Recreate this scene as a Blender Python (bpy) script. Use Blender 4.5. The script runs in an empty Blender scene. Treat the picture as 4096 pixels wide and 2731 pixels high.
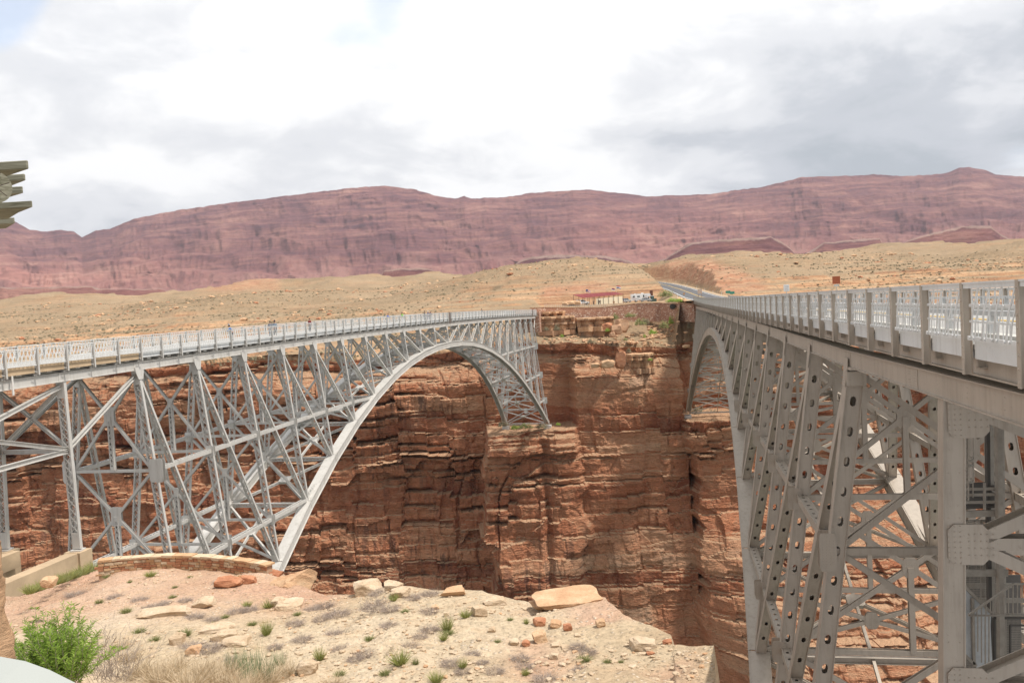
import bpy, math, random
import numpy as np
from mathutils import Vector, Matrix
random.seed(7); np.random.seed(7)
C = bpy.context.scene
COL = C.collection
V = Vector

# ------------------------------------------------------------------ camera, sky, sun, exposure
FPX, PITCH, ROLL = 3390.0, -0.03901, -0.05389          # focal length in photo pixels (4096 wide), tilt, roll
cd = bpy.data.cameras.new('camera'); cam = bpy.data.objects.new('camera', cd); COL.objects.link(cam)
cd.sensor_width = 36; cd.lens = 36 * FPX / 4096; cd.clip_start = 0.3; cd.clip_end = 40000
cam.matrix_world = Matrix.Rotation(0, 4, 'Z') @ Matrix.Rotation(math.pi / 2 + PITCH, 4, 'X') @ Matrix.Rotation(ROLL, 4, 'Z')
C.camera = cam
C.render.resolution_x, C.render.resolution_y = 1024, 682
C.view_settings.view_transform = 'Standard'; C.view_settings.look = 'None'
C.view_settings.exposure = 1.07; C.view_settings.gamma = 1.0; C.view_settings.use_curve_mapping = False

SUN_DIR = V((0.42, -0.14, 0.88)).normalized()           # towards the sun
sd = bpy.data.lights.new('sun', 'SUN'); sun = bpy.data.objects.new('sun', sd); COL.objects.link(sun)
sd.energy = 2.4; sd.angle = math.radians(6); sd.color = (1.0, 0.95, 0.88)
sun.rotation_euler = SUN_DIR.to_track_quat('Z', 'Y').to_euler()

W = bpy.data.worlds.new('World'); C.world = W; W.use_nodes = True
nt = W.node_tree; nt.nodes.clear()
def N(t, **k):
    n = nt.nodes.new(t)
    for a, b in k.items(): setattr(n, a, b)
    return n
def LK(a, b): nt.links.new(a, b)
out = N('ShaderNodeOutputWorld'); bg = N('ShaderNodeBackground'); LK(bg.outputs[0], out.inputs[0])
sky = N('ShaderNodeTexSky', sky_type='NISHITA'); sky.sun_disc = False
sky.sun_elevation = math.asin(SUN_DIR.z); sky.sun_rotation = math.atan2(SUN_DIR.x, SUN_DIR.y)
tc = N('ShaderNodeTexCoord'); sep = N('ShaderNodeSeparateXYZ'); LK(tc.outputs['Generated'], sep.inputs[0])
def M(op, a, b=None, c=None):
    n = N('ShaderNodeMath', operation=op)
    for i, v in enumerate((a, b, c)):
        if v is None: continue
        if isinstance(v, (int, float)): n.inputs[i].default_value = v
        else: LK(v, n.inputs[i])
    return n.outputs[0]
zz = M('ADD', M('MAXIMUM', sep.outputs[2], 0.0), 0.30)
cx = M('DIVIDE', sep.outputs[0], zz); cy = M('DIVIDE', sep.outputs[1], zz)
cmb = N('ShaderNodeCombineXYZ'); LK(cx, cmb.inputs[0]); LK(cy, cmb.inputs[1]); cmb.inputs[2].default_value = 3.7
def noise(scale, det, rough, dist=0.0, off=0.0):
    n = N('ShaderNodeTexNoise'); n.inputs['Scale'].default_value = scale; n.inputs['Detail'].default_value = det
    n.inputs['Roughness'].default_value = rough; n.inputs['Distortion'].default_value = dist
    m = N('ShaderNodeMapping'); m.inputs['Location'].default_value = (off, off * .7, off * .3); LK(cmb.outputs[0], m.inputs[0]); LK(m.outputs[0], n.inputs['Vector'])
    return n.outputs['Fac']
def ramp(fac, stops, interp='EASE'):
    r = N('ShaderNodeValToRGB'); r.color_ramp.interpolation = interp
    e = r.color_ramp.elements
    while len(e) < len(stops): e.new(0.5)
    for q, (p, c) in zip(e, stops):
        q.position = p; q.color = (c, c, c, 1) if isinstance(c, (int, float)) else (*c, 1)
    LK(fac, r.inputs[0]); return r.outputs[0]
big = noise(1.05, 6, 0.55, 0.3, 2.3); med = noise(3.4, 10, 0.60, 0.35, 7.1); gap = noise(0.9, 7, 0.55, 0.2, 11.9)
mixn = M('ADD', M('MULTIPLY', big, 0.55), M('MULTIPLY', med, 0.45))
def mass(az, el, wid, amt):
    # a broad darker (or brighter) cloud mass around a compass direction
    a, e = math.radians(az), math.radians(el); v = N('ShaderNodeVectorMath', operation='DOT_PRODUCT'); LK(tc.outputs['Generated'], v.inputs[0]); v.inputs[1].default_value = (math.sin(a) * math.cos(e), math.cos(a) * math.cos(e), math.sin(e))
    c1 = math.cos(math.radians(wid)); t = M('DIVIDE', M('SUBTRACT', v.outputs['Value'], c1), 1 - c1); t = M('MAXIMUM', t, 0.0); return M('MULTIPLY', t, amt)
for az, el, wid, amt in ((17, 9.5, 12, -.15), (27, 12, 11, -.11), (-22, 9, 10, -.06), (-8, 12, 9, -.03), (8, 15, 6, -.04), (0, 9, 6, -.03), (0, 30, 30, .10), (-25, 25, 22, .04), (22, 22, 14, .05), (-60, 30, 60, .03)):
    mixn = M('ADD', mixn, mass(az, el, wid, amt))
cloudcol = ramp(mixn, [(0.26, (0.235, 0.258, 0.282)), (0.37, (0.31, 0.325, 0.35)), (0.47, (0.42, 0.427, 0.442)), (0.58, (0.54, 0.54, 0.54))])
# towards the horizon the layer is seen edge-on: thicker and greyer
hz = ramp(M('MULTIPLY', M('MAXIMUM', sep.outputs[2], 0.0), 2.0), [(0.0, 0.86), (0.32, 0.94), (0.62, 1.0)])
mul = N('ShaderNodeMix', data_type='RGBA', blend_type='MULTIPLY'); mul.inputs[0].default_value = 1.0
LK(cloudcol, mul.inputs[6]); LK(hz, mul.inputs[7])
skm = N('ShaderNodeMix', data_type='RGBA', blend_type='MULTIPLY'); skm.inputs[0].default_value = 1.0
LK(sky.outputs[0], skm.inputs[6]); skm.inputs[7].default_value = (0.12, 0.12, 0.12, 1)
for az, el, wid, amt in ((-9, 19, 5, .16), (-5, 21, 4, .12), (-31, 19, 4, .14), (14, 22.5, 4, .10)): gap = M('ADD', gap, mass(az, el, wid, amt))
msk = ramp(gap, [(0.0, 1.0), (0.57, 1.0), (0.66, 0.6), (1.0, 0.5)])
mx = N('ShaderNodeMix', data_type='RGBA'); LK(msk, mx.inputs[0]); LK(skm.outputs[2], mx.inputs[6]); LK(mul.outputs[2], mx.inputs[7])
LK(mx.outputs[2], bg.inputs[0]); bg.inputs[1].default_value = 1.0

# ------------------------------------------------------------------ helpers
cP, sP, cR, sR = math.cos(PITCH), math.sin(PITCH), math.cos(ROLL), math.sin(ROLL)
def at(px, py, Y):
    """the point at distance Y (metres ahead) that the photograph shows at pixel (px, py)"""
    x = (px - 2048) / FPX; z = -(py - 1365.5) / FPX
    x, z = x * cR - z * sR, x * sR + z * cR
    y = cP - z * sP; zz = sP + z * cP
    return V((x / y * Y, Y, zz / y * Y))
def hrow(px): return 1343.5 - 0.05395 * px              # row of the horizon at a photo column

def linkobj(o, parent=None, **props):
    COL.objects.link(o)
    if parent is not None: o.parent = parent
    for k, v in props.items(): o[k] = v
    return o
def thing(name, label, cat, loc=(0, 0, 0), group=None, rz=0.0):
    o = bpy.data.objects.new(name, None); o.location = loc; o.rotation_euler = (0, 0, rz); o.empty_display_size = .2
    linkobj(o, label=label, category=cat)
    if group: o['group'] = group
    return o
def child(name, mesh, parent, loc=(0, 0, 0), rot=None, mtx=None, **props):
    o = bpy.data.objects.new(name, mesh); linkobj(o, parent, **props)
    if mtx is not None: o.matrix_local = mtx
    else:
        o.location = loc
        if rot is not None: o.rotation_euler = rot
    return o
def tag(o, label=None, cat=None, group=None, kind=None):
    for k, v in (('label', label), ('category', cat), ('group', group), ('kind', kind)):
        if v: o[k] = v
    return o

class MB:
    """collects bars, boxes and polygons and writes them as one mesh"""
    def __init__(s): s.bars = []; s.v = []; s.f = []; s.n = 0
    def bar(s, a, b, w, h, up=(0, 0, 1)): s.bars.append((*a, *b, w, h, *up)); return s
    def poly(s, verts, faces):
        s.v.append(np.array(verts, dtype=float).reshape(-1, 3)); k = s.n
        s.f += [tuple(i + k for i in f) for f in faces]; s.n += len(verts); return s
    def box(s, c, sx, sy, sz):
        c = V(c); s.bar(c - V((sx / 2, 0, 0)), c + V((sx / 2, 0, 0)), sy, sz); return s
    def prism(s, pts, d):
        """closed outline pts extruded by vector d"""
        p = [V(q) for q in pts]; n = len(p); d = V(d)
        s.poly([tuple(q) for q in p] + [tuple(q + d) for q in p],
               [tuple(range(n - 1, -1, -1)), tuple(range(n, 2 * n))] + [(i, (i + 1) % n, n + (i + 1) % n, n + i) for i in range(n)])
        return s
    def cyl(s, a, b, r0, r1=None, n=8, cap=True):
        a = V(a); b = V(b); r1 = r0 if r1 is None else r1
        d = (b - a).normalized(); u = d.orthogonal().normalized(); w = d.cross(u)
        vs = []
        for c, r in ((a, r0), (b, r1)):
            for i in range(n):
                t = 2 * math.pi * i / n; vs.append(tuple(c + u * (r * math.cos(t)) + w * (r * math.sin(t))))
        fs = [(i, (i + 1) % n, n + (i + 1) % n, n + i) for i in range(n)]
        if cap: fs += [tuple(range(n - 1, -1, -1)), tuple(range(n, 2 * n))]
        s.poly(vs, fs); return s
    def mesh(s, name, mat, smooth=False):
        vs = list(s.v); fs = list(s.f); n = s.n
        if s.bars:
            b = np.array(s.bars); A = b[:, :3]; B = b[:, 3:6]; w = b[:, 6:7] / 2; h = b[:, 7:8] / 2; up = b[:, 8:11]
            d = B - A; L = np.linalg.norm(d, axis=1, keepdims=True); d = d / np.maximum(L, 1e-9)
            sd_ = np.cross(d, up); l = np.linalg.norm(sd_, axis=1, keepdims=True)
            bad = (l[:, 0] < 1e-3)
            if bad.any(): sd_[bad] = np.cross(d[bad], np.array([1.0, 0.013, 0])); l = np.linalg.norm(sd_, axis=1, keepdims=True)
            sd_ /= l; u2 = np.cross(sd_, d)
            c = [A - sd_ * w - u2 * h, A + sd_ * w - u2 * h, A + sd_ * w + u2 * h, A - sd_ * w + u2 * h,
                 B - sd_ * w - u2 * h, B + sd_ * w - u2 * h, B + sd_ * w + u2 * h, B - sd_ * w + u2 * h]
            bv = np.stack(c, 1).reshape(-1, 3); m = len(b)
            base = np.array([[0, 1, 2, 3], [7, 6, 5, 4], [0, 4, 5, 1], [1, 5, 6, 2], [2, 6, 7, 3], [3, 7, 4, 0]])
            bf = (base[None] + (np.arange(m) * 8)[:, None, None]).reshape(-1, 4) + n
            vs.append(bv)
        else: bf = np.zeros((0, 4), int)
        me = bpy.data.meshes.new(name)
        allv = np.concatenate(vs) if vs else np.zeros((0, 3))
        loops = []; starts = []; tot = []
        k = 0
        for f in fs: loops.extend(f); starts.append(k); tot.append(len(f)); k += len(f)
        lo = np.concatenate([np.array(loops, dtype=np.int32), bf.reshape(-1).astype(np.int32)])
        st = np.concatenate([np.array(starts, dtype=np.int32), (k + 4 * np.arange(len(bf))).astype(np.int32)])
        me.vertices.add(len(allv)); me.vertices.foreach_set('co', allv.astype(np.float32).ravel())
        me.loops.add(len(lo)); me.loops.foreach_set('vertex_index', lo)
        me.polygons.add(len(st)); me.polygons.foreach_set('loop_start', st)
        try: me.polygons.foreach_set('loop_total', np.concatenate([np.array(tot, dtype=np.int32), np.full(len(bf), 4, np.int32)]))
        except Exception: pass
        me.polygons.foreach_set('use_smooth', np.full(len(st), bool(smooth)))
        me.update(calc_edges=True); me.validate()
        me.materials.append(mat)
        return me
    def obj(s, name, mat, parent=None, smooth=False, **props):
        o = bpy.data.objects.new(name, s.mesh(name, mat, smooth)); return linkobj(o, parent, **props)

def grid_mesh(name, P, mat, smooth=True, attrs=None):
    """P: rows x cols x 3"""
    r, c = P.shape[:2]
    i = np.arange(r * c).reshape(r, c)
    q = np.stack([i[:-1, :-1], i[:-1, 1:], i[1:, 1:], i[1:, :-1]], -1).reshape(-1, 4).astype(np.int32)
    me = bpy.data.meshes.new(name)
    me.vertices.add(r * c); me.vertices.foreach_set('co', P.reshape(-1).astype(np.float32))
    me.loops.add(q.size); me.loops.foreach_set('vertex_index', q.ravel())
    me.polygons.add(len(q)); me.polygons.foreach_set('loop_start', np.arange(0, q.size, 4, dtype=np.int32))
    try: me.polygons.foreach_set('loop_total', np.full(len(q), 4, np.int32))
    except Exception: pass
    me.polygons.foreach_set('use_smooth', np.full(len(q), bool(smooth)))
    me.update(calc_edges=True)
    for k, a in (attrs or {}).items():
        at_ = me.attributes.new(k, 'FLOAT', 'POINT'); at_.data.foreach_set('value', a.reshape(-1).astype(np.float32))
    me.materials.append(mat)
    return me

def hsh(i, j, s):
    v = np.sin(i * 127.1 + j * 311.7 + s * 74.7) * 43758.5453
    return v - np.floor(v)
def vnoise(x, y, s=0):
    xi = np.floor(x); yi = np.floor(y); fx = x - xi; fy = y - yi
    fx = fx * fx * (3 - 2 * fx); fy = fy * fy * (3 - 2 * fy)
    a = hsh(xi, yi, s); b = hsh(xi + 1, yi, s); c = hsh(xi, yi + 1, s); d = hsh(xi + 1, yi + 1, s)
    return (a * (1 - fx) + b * fx) * (1 - fy) + (c * (1 - fx) + d * fx) * fy
def fbm(x, y, s=0, o=4, g=0.5):
    t = 0; a = 1; n = 0
    for k in range(o): t = t + a * vnoise(x * 2 ** k, y * 2 ** k, s + k * 13.7); n += a; a *= g
    return t / n
def sstep(a, b, x):
    t = np.clip((x - a) / (b - a), 0, 1); return t * t * (3 - 2 * t)

# ------------------------------------------------------------------ materials
def material(name, build):
    m = bpy.data.materials.new(name); m.use_nodes = True; t = m.node_tree
    b = t.nodes['Principled BSDF']; b.inputs['Specular IOR Level'].default_value = 0.3
    build(t, b); return m
class NT:
    def __init__(s, t): s.t = t; s.tc = None
    def n(s, ty, **k):
        x = s.t.nodes.new(ty)
        for a, b in k.items(): setattr(x, a, b)
        return x
    def l(s, a, b): s.t.links.new(a, b)
    def pos(s, scale=(1, 1, 1), obj=False):
        if obj: src = s.n('ShaderNodeTexCoord').outputs['Object']
        else: src = s.n('ShaderNodeNewGeometry').outputs['Position']
        m = s.n('ShaderNodeMapping'); m.inputs['Scale'].default_value = scale; s.l(src, m.inputs[0]); return m.outputs[0]
    def noise(s, vec, scale, det=4, rough=.55, dist=0):
        x = s.n('ShaderNodeTexNoise'); x.inputs['Scale'].default_value = scale; x.inputs['Detail'].default_value = det
        x.inputs['Roughness'].default_value = rough; x.inputs['Distortion'].default_value = dist
        s.l(vec, x.inputs['Vector']); return x.outputs['Fac']
    def vor(s, vec, scale, feature='F1', out='Distance'):
        x = s.n('ShaderNodeTexVoronoi', feature=feature); x.inputs['Scale'].default_value = scale; s.l(vec, x.inputs['Vector']); return x.outputs[out]
    def ramp(s, fac, stops, interp='LINEAR'):
        r = s.n('ShaderNodeValToRGB'); r.color_ramp.interpolation = interp; e = r.color_ramp.elements
        while len(e) < len(stops): e.new(.5)
        for q, (p, c) in zip(e, stops): q.position = p; q.color = (c, c, c, 1) if isinstance(c, (int, float)) else (*c, 1)
        s.l(fac, r.inputs[0]); return r.outputs[0]
    def mix(s, fac, a, b, mode='MIX'):
        x = s.n('ShaderNodeMix', data_type='RGBA', blend_type=mode)
        for i, v in ((0, fac), (6, a), (7, b)):
            if isinstance(v, (int, float)): x.inputs[i].default_value = v
            elif isinstance(v, tuple): x.inputs[i].default_value = (*v, 1)
            else: s.l(v, x.inputs[i])
        return x.outputs[2]
    def math(s, op, a, b=0.0):
        x = s.n('ShaderNodeMath', operation=op)
        for i, v in enumerate((a, b)):
            if isinstance(v, (int, float)): x.inputs[i].default_value = v
            else: s.l(v, x.inputs[i])
        return x.outputs[0]
    def attr(s, name): return s.n('ShaderNodeAttribute', attribute_name=name).outputs['Fac']
    def bump(s, b, h, st, dist):
        x = s.n('ShaderNodeBump'); x.inputs['Strength'].default_value = st; x.inputs['Distance'].default_value = dist
        s.l(h, x.inputs['Height']); s.l(x.outputs[0], b.inputs['Normal'])
def plain(name, col, rough=.6, var=.12, scale=3, spec=.3, metal=0.0, obj=True):
    def f(t, b):
        g = NT(t); p = g.pos(obj=obj); n = g.noise(p, scale, 5, .6)
        lo = tuple(c * (1 - var) for c in col); hi = tuple(min(1, c * (1 + var)) for c in col)
        g.l(g.ramp(n, [(.3, lo), (.7, hi)]), b.inputs['Base Color'])
        b.inputs['Roughness'].default_value = rough; b.inputs['Specular IOR Level'].default_value = spec; b.inputs['Metallic'].default_value = metal
        g.bump(b, g.noise(p, scale * 6, 4), .15, .01)
    return material(name, f)

def steel(name, base, stain):
    def f(t, b):
        g = NT(t); p = g.pos()
        big = g.noise(p, .35, 4, .6); fine = g.noise(g.pos((6, 6, .8)), 1.0, 5, .65)
        c = g.ramp(big, [(.3, tuple(x * .90 for x in base)), (.7, tuple(min(1, x * 1.06) for x in base))])
        st = g.ramp(fine, [(.56, 0.0), (.78, .55)])
        c = g.mix(st, c, stain)
        run = g.noise(g.pos((3.2, 3.2, .22)), 1.0, 6, .7); c = g.mix(g.ramp(run, [(.50, 0.0), (.70, .5)]), c, tuple(x * .72 for x in stain))
        c = g.mix(g.ramp(g.noise(p, 1.1, 6, .65), [(.42, .35), (.62, 0.0)]), c, tuple(min(1, x * 1.12) for x in base))
        sp = g.ramp(g.noise(p, 9, 3, .7), [(.64, 0.0), (.74, .45)])
        c = g.mix(sp, c, tuple(x * .6 for x in stain))
        g.l(c, b.inputs['Base Color']); b.inputs['Roughness'].default_value = .46; b.inputs['Specular IOR Level'].default_value = .45
        b.inputs['Metallic'].default_value = .15
        g.bump(b, g.noise(p, 4, 5), .25, .02)
    return material(name, f)
STEEL_OLD = steel('aged_grey_bridge_paint', (.53, .51, .475), (.38, .335, .27))
STEEL_NEW = steel('warm_grey_bridge_paint', (.42, .362, .298), (.30, .235, .175))
STEEL_RUST = steel('joint_steel', (.30, .25, .22), (.22, .14, .09))
RAIL_LIGHT = steel('light_rail_paint', (.66, .665, .655), (.50, .47, .42))
GALV = plain('galvanised_steel', (.46, .47, .47), .5, .1, 5, .5, .3, False)
CONC_TAN = plain('tan_concrete', (.46, .34, .22), .85, .16, .8, .2, 0, False)
CONC = plain('pale_concrete', (.50, .48, .44), .85, .1, 1.2, .2, 0, False)
DECKC = plain('deck_concrete', (.33, .32, .30), .8, .08, .5, .25, 0, False)
WHITE_LINE = plain('white_road_paint', (.75, .75, .72), .7, .08, 3)
YELLOW_LINE = plain('yellow_road_paint', (.62, .40, .08), .7, .08, 3)
ASPH = plain('worn_asphalt', (.105, .105, .11), .85, .15, .6, .2, 0, False)
# ------------------------------------------------------------------ rock and soil materials
def mat_cliff(t, b):
    g = NT(t); p = g.pos(); tone = g.attr('tone'); thin = g.attr('thin')
    warp = g.noise(p, .05, 3)
    sx = g.n('ShaderNodeSeparateXYZ'); g.l(p, sx.inputs[0])
    zc = g.math('ADD', g.math('MULTIPLY', sx.outputs[2], 1.0), g.math('MULTIPLY', warp, 6.0))
    cz = g.n('ShaderNodeCombineXYZ'); g.l(g.math('MULTIPLY', sx.outputs[0], .02), cz.inputs[0]); g.l(zc, cz.inputs[2]); g.l(g.math('MULTIPLY', sx.outputs[1], .02), cz.inputs[1])
    band = g.noise(cz.outputs[0], .55, 6, .7)
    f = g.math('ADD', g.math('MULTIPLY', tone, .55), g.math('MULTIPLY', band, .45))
    c = g.ramp(f, [(.22, (.30, .100, .056)), (.38, (.44, .162, .083)), (.52, (.54, .225, .118)), (.66, (.61, .315, .18)), (.82, (.67, .45, .30))])
    # lichen-pale bleaching and desert varnish that runs down the face
    mott = g.noise(p, .30, 6, .62, .6); c = g.mix(g.ramp(mott, [(.45, 0.0), (.72, .45)]), c, (.52, .31, .19))
    vs = g.noise(g.pos((.55, .4, .07)), 1.0, 6, .62, .4); reg = g.noise(g.pos((.03, .03, .05)), 1.0, 3, .5)
    vm = g.math('MULTIPLY', g.ramp(vs, [(.50, 0.0), (.60, 1.0)]), g.ramp(reg, [(.44, 0.0), (.56, .9)]))
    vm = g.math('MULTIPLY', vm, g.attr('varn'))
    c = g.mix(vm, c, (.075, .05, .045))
    fine = g.noise(g.pos((1, 1, 2.6)), 1.4, 8, .75); c = g.mix(.7, c, g.ramp(fine, [(.25, .45), (.5, 1.0), (.75, 1.35)]), 'MULTIPLY')
    # flat tops painted paler, for lying sand and for the light they catch
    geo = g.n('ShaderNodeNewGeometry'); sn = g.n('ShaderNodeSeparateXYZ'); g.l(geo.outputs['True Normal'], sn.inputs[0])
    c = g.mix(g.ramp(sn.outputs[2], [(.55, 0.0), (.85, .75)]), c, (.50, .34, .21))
    g.l(c, b.inputs['Base Color']); b.inputs['Roughness'].default_value = .95; b.inputs['Specular IOR Level'].default_value = .12
    h = g.math('ADD', g.noise(g.pos((.55, .55, 4.2)), 1.0, 10, .78), g.math('MULTIPLY', g.vor(g.pos((.5, .5, 1.3)), 1.0, 'DISTANCE_TO_EDGE'), .9))
    g.bump(b, h, 1.0, 1.05)
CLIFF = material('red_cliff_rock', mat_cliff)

def mat_plateau(t, b):
    g = NT(t); p = g.pos(); rk = g.attr('rock'); red = g.attr('red')
    n1 = g.noise(p, .018, 6, .6); n2 = g.noise(p, .12, 6, .65); n3 = g.noise(p, .8, 5, .7)
    c = g.ramp(n1, [(.30, (.215, .153, .092)), (.50, (.275, .198, .122)), (.70, (.33, .24, .152))])
    c = g.mix(g.ramp(n2, [(.52, 0.0), (.68, .7)]), c, (.245, .185, .12))
    c = g.mix(g.ramp(g.noise(g.pos((.02, .02, .5)), 1.0, 6, .66), [(.62, 0.0), (.74, .45)]), c, (.34, .19, .12))
    st = g.ramp(g.vor(p, .55), [(.0, 1.0), (.16, 1.0), (.2, 0.0)]); st = g.math('MULTIPLY', st, g.ramp(n2, [(.45, 0.0), (.6, .55)]))
    c = g.mix(st, c, (.50, .38, .26))
    # flat beds of rimrock
    zb = g.noise(g.pos((.03, .03, 1.1)), 1.0, 6, .7)
    rc = g.ramp(zb, [(.32, (.20, .095, .06)), (.5, (.40, .23, .125)), (.66, (.50, .36, .23))])
    c = g.mix(g.math('MULTIPLY', rk, 1.0), c, rc)
    rr = g.ramp(g.noise(g.pos((.12, .12, .9)), 1.0, 7, .7), [(.34, (.25, .115, .07)), (.50, (.38, .19, .115)), (.64, (.45, .30, .19))])
    c = g.mix(g.math('MULTIPLY', red, g.ramp(g.noise(p, .06, 5, .6), [(.3, .35), (.6, 1.0)])), c, rr)
    sd_ = g.vor(p, .42); sc_ = g.math('MULTIPLY', g.ramp(sd_, [(0, 1.0), (.17, 1.0), (.27, 0.0)]), g.ramp(g.noise(p, .05, 4, .6), [(.40, .15), (.58, .85)])); c = g.mix(sc_, c, (.17, .128, .082))
    c = g.mix(.6, c, g.ramp(n3, [(.25, .55), (.5, 1.0), (.78, 1.25)]), 'MULTIPLY')
    g.l(c, b.inputs['Base Color']); b.inputs['Roughness'].default_value = .95; b.inputs['Specular IOR Level'].default_value = .1
    g.bump(b, g.math('ADD', g.noise(p, .9, 7, .7), g.noise(p, .2, 5)), .9, .5)
PLATEAU = material('desert_plateau_soil', mat_plateau)

def mat_mesa(t, b):
    g = NT(t); p = g.pos(); h = g.attr('h'); pink = g.attr('pink')
    sx = g.n('ShaderNodeSeparateXYZ'); g.l(p, sx.inputs[0])
    cz = g.n('ShaderNodeCombineXYZ'); g.l(g.math('MULTIPLY', sx.outputs[0], .0006), cz.inputs[0]); g.l(g.math('ADD', g.math('MULTIPLY', sx.outputs[2], .014), g.math('MULTIPLY', g.noise(p, .0012, 4), 2.2)), cz.inputs[2])
    band = g.noise(cz.outputs[0], 2.4, 9, .76); blot = g.noise(g.pos((.0022, .001, .0045)), 1.0, 9, .66, .9)
    f = g.math('ADD', g.math('MULTIPLY', band, .62), g.math('MULTIPLY', blot, .38))
    c = g.ramp(f, [(.38, (.088, .042, .050)), (.47, (.145, .064, .066)), (.53, (.205, .095, .084)), (.62, (.31, .165, .13))])
    cp = g.ramp(f, [(.36, (.27, .105, .085)), (.50, (.40, .18, .135)), (.64, (.50, .30, .23))])
    c = g.mix(pink, c, cp)
    tal = g.ramp(g.noise(g.pos((.006, .002, .0025)), 1.0, 6, .6), [(.4, (.23, .10, .09)), (.6, (.31, .165, .135))])
    c = g.mix(g.attr('talus'), c, tal)
    c = g.mix(g.attr('cap'), c, (.34, .24, .20))
    c = g.mix(.6, c, g.ramp(g.noise(p, .02, 6, .7), [(.3, .62), (.5, 1.0), (.7, 1.3)]), 'MULTIPLY')
    g.l(c, b.inputs['Base Color']); b.inputs['Roughness'].default_value = 1; b.inputs['Specular IOR Level'].default_value = .05
    g.bump(b, g.math('ADD', g.noise(g.pos((.005, .005, .03)), 1.0, 10, .78), g.noise(p, .010, 10, .75)), .75, 26)
MESA = material('far_mesa_rock', mat_mesa)

def mat_fore(t, b):
    g = NT(t); p = g.pos(); red = g.attr('red')
    n1 = g.noise(p, .16, 6, .6); n2 = g.noise(p, 1.3, 6, .65); n3 = g.noise(p, 9, 5, .7)
    pale = g.ramp(n1, [(.34, (.41, .31, .20)), (.55, (.48, .38, .26)), (.72, (.53, .43, .31))])
    warm = g.ramp(n1, [(.34, (.42, .25, .165)), (.55, (.48, .31, .215)), (.72, (.51, .37, .27))])
    c = g.mix(red, pale, warm)
    c = g.mix(g.ramp(n2, [(.50, 0.0), (.72, .5)]), c, (.47, .32, .19))
    s1 = g.vor(p, 6.5, 'F1', 'Distance'); s1c = g.vor(p, 6.5, 'F1', 'Color')
    sp = g.ramp(s1, [(.20, 1.0), (.30, 0.0)]); sp = g.math('MULTIPLY', sp, g.ramp(g.noise(p, .7, 4), [(.42, 0.0), (.6, .8)]))
    c = g.mix(sp, c, (.60, .50, .39))
    pat = g.noise(p, .45, 7, .7, .6); c = g.mix(g.ramp(pat, [(.56, 0.0), (.68, .4)]), c, (.40, .28, .185))
    bw = g.n('ShaderNodeRGBToBW'); g.l(s1c, bw.inputs[0])
    c = g.mix(.45, c, g.ramp(bw.outputs[0], [(.1, .72), (.9, 1.2)]), 'MULTIPLY')
    c = g.mix(.75, c, g.ramp(n3, [(.25, .55), (.5, 1.0), (.75, 1.25)]), 'MULTIPLY')
    g.l(c, b.inputs['Base Color']); b.inputs['Roughness'].default_value = .95; b.inputs['Specular IOR Level'].default_value = .1
    h = g.math('ADD', g.noise(p, 5, 7, .7), g.math('MULTIPLY', g.ramp(s1, [(.0, 1.0), (.4, 0.0)]), .8))
    g.bump(b, h, 1.0, .07)
FORE = material('foreground_gravelly_soil', mat_fore)

def rockmat(name, lo, mid, hi, sc=1.2):
    def f(t, b):
        g = NT(t); p = g.pos()
        c = g.ramp(g.noise(g.pos((1, 1, 2.2)), sc, 7, .68, .3), [(.3, lo), (.5, mid), (.7, hi)])
        c = g.mix(.5, c, g.ramp(g.noise(p, sc * 9, 5, .7), [(.25, .6), (.5, 1.0), (.75, 1.25)]), 'MULTIPLY')
        g.l(c, b.inputs['Base Color']); b.inputs['Roughness'].default_value = .95; b.inputs['Specular IOR Level'].default_value = .12
        g.bump(b, g.noise(g.pos((1, 1, 2.5)), sc * 5, 8, .72), 1.0, .06)
    return material(name, f)
ROCK_PALE = rockmat('pale_limestone', (.42, .30, .19), (.54, .41, .28), (.62, .50, .37))
ROCK_TAN = rockmat('tan_sandstone', (.44, .25, .14), (.54, .34, .20), (.62, .44, .28))
ROCK_RED = rockmat('red_sandstone', (.30, .12, .065), (.44, .20, .11), (.54, .30, .18))
ROCK_FAR = rockmat('canyon_boulder_rock', (.34, .18, .11), (.46, .28, .17), (.56, .38, .25), .25)

# ------------------------------------------------------------------ canyon wall (far side)
H2 = lambda X: X * 1.7415
COLX = np.array([-350, 0, 420, 870, 1000, 1180, 1350, 1490, 1600, 1900, 2352, 2700]) * 1.7415
YK = np.array([262, 284, 310, 350, 380, 470, 650, 950])
ZT = np.array([
 [-11, -8, -6, -3, -1, 5, 16, 33], [-11, -8.5, -5, -1, 1, 6.5, 17, 34.9], [-12.5, -9, -5, -.5, 2, 9, 22, 40.7],
 [-14.5, -10, -5, 0, 3, 10, 24, 43], [-13, -8, -3, 2, 5, 14, 25, 39], [-11, -7, -2, 5, 13, 23.1, 29, 34],
 [-12, -6, -1, 4, 13, 23.9, 29, 34], [-13, -6, -1, 5, 12, 19.8, 24, 31], [-12, -5, 1, 7, 11, 19.5, 27, 42.6],
 [-10, -5, 0, 6, 9, 17, 27, 45], [-10, -5, 0, 5, 8, 15, 25, 42.8], [-10, -5, 0, 5, 8, 15, 25, 42]], float)
def colpx(x, y): return 2048 + FPX * x / y
RIMC = np.array([[-1200, 272], [-600, 272], [0, 270], [600, 270], [1200, 268], [1650, 266], [1900, 264], [2100, 262], [2200, 254], [2260, 251], [2715, 251.5], [2740, 262], [2900, 264], [3100, 262], [4096, 262], [5200, 262]], float)
def rim_y(px): return np.interp(px, RIMC[:, 0], RIMC[:, 1])
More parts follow.
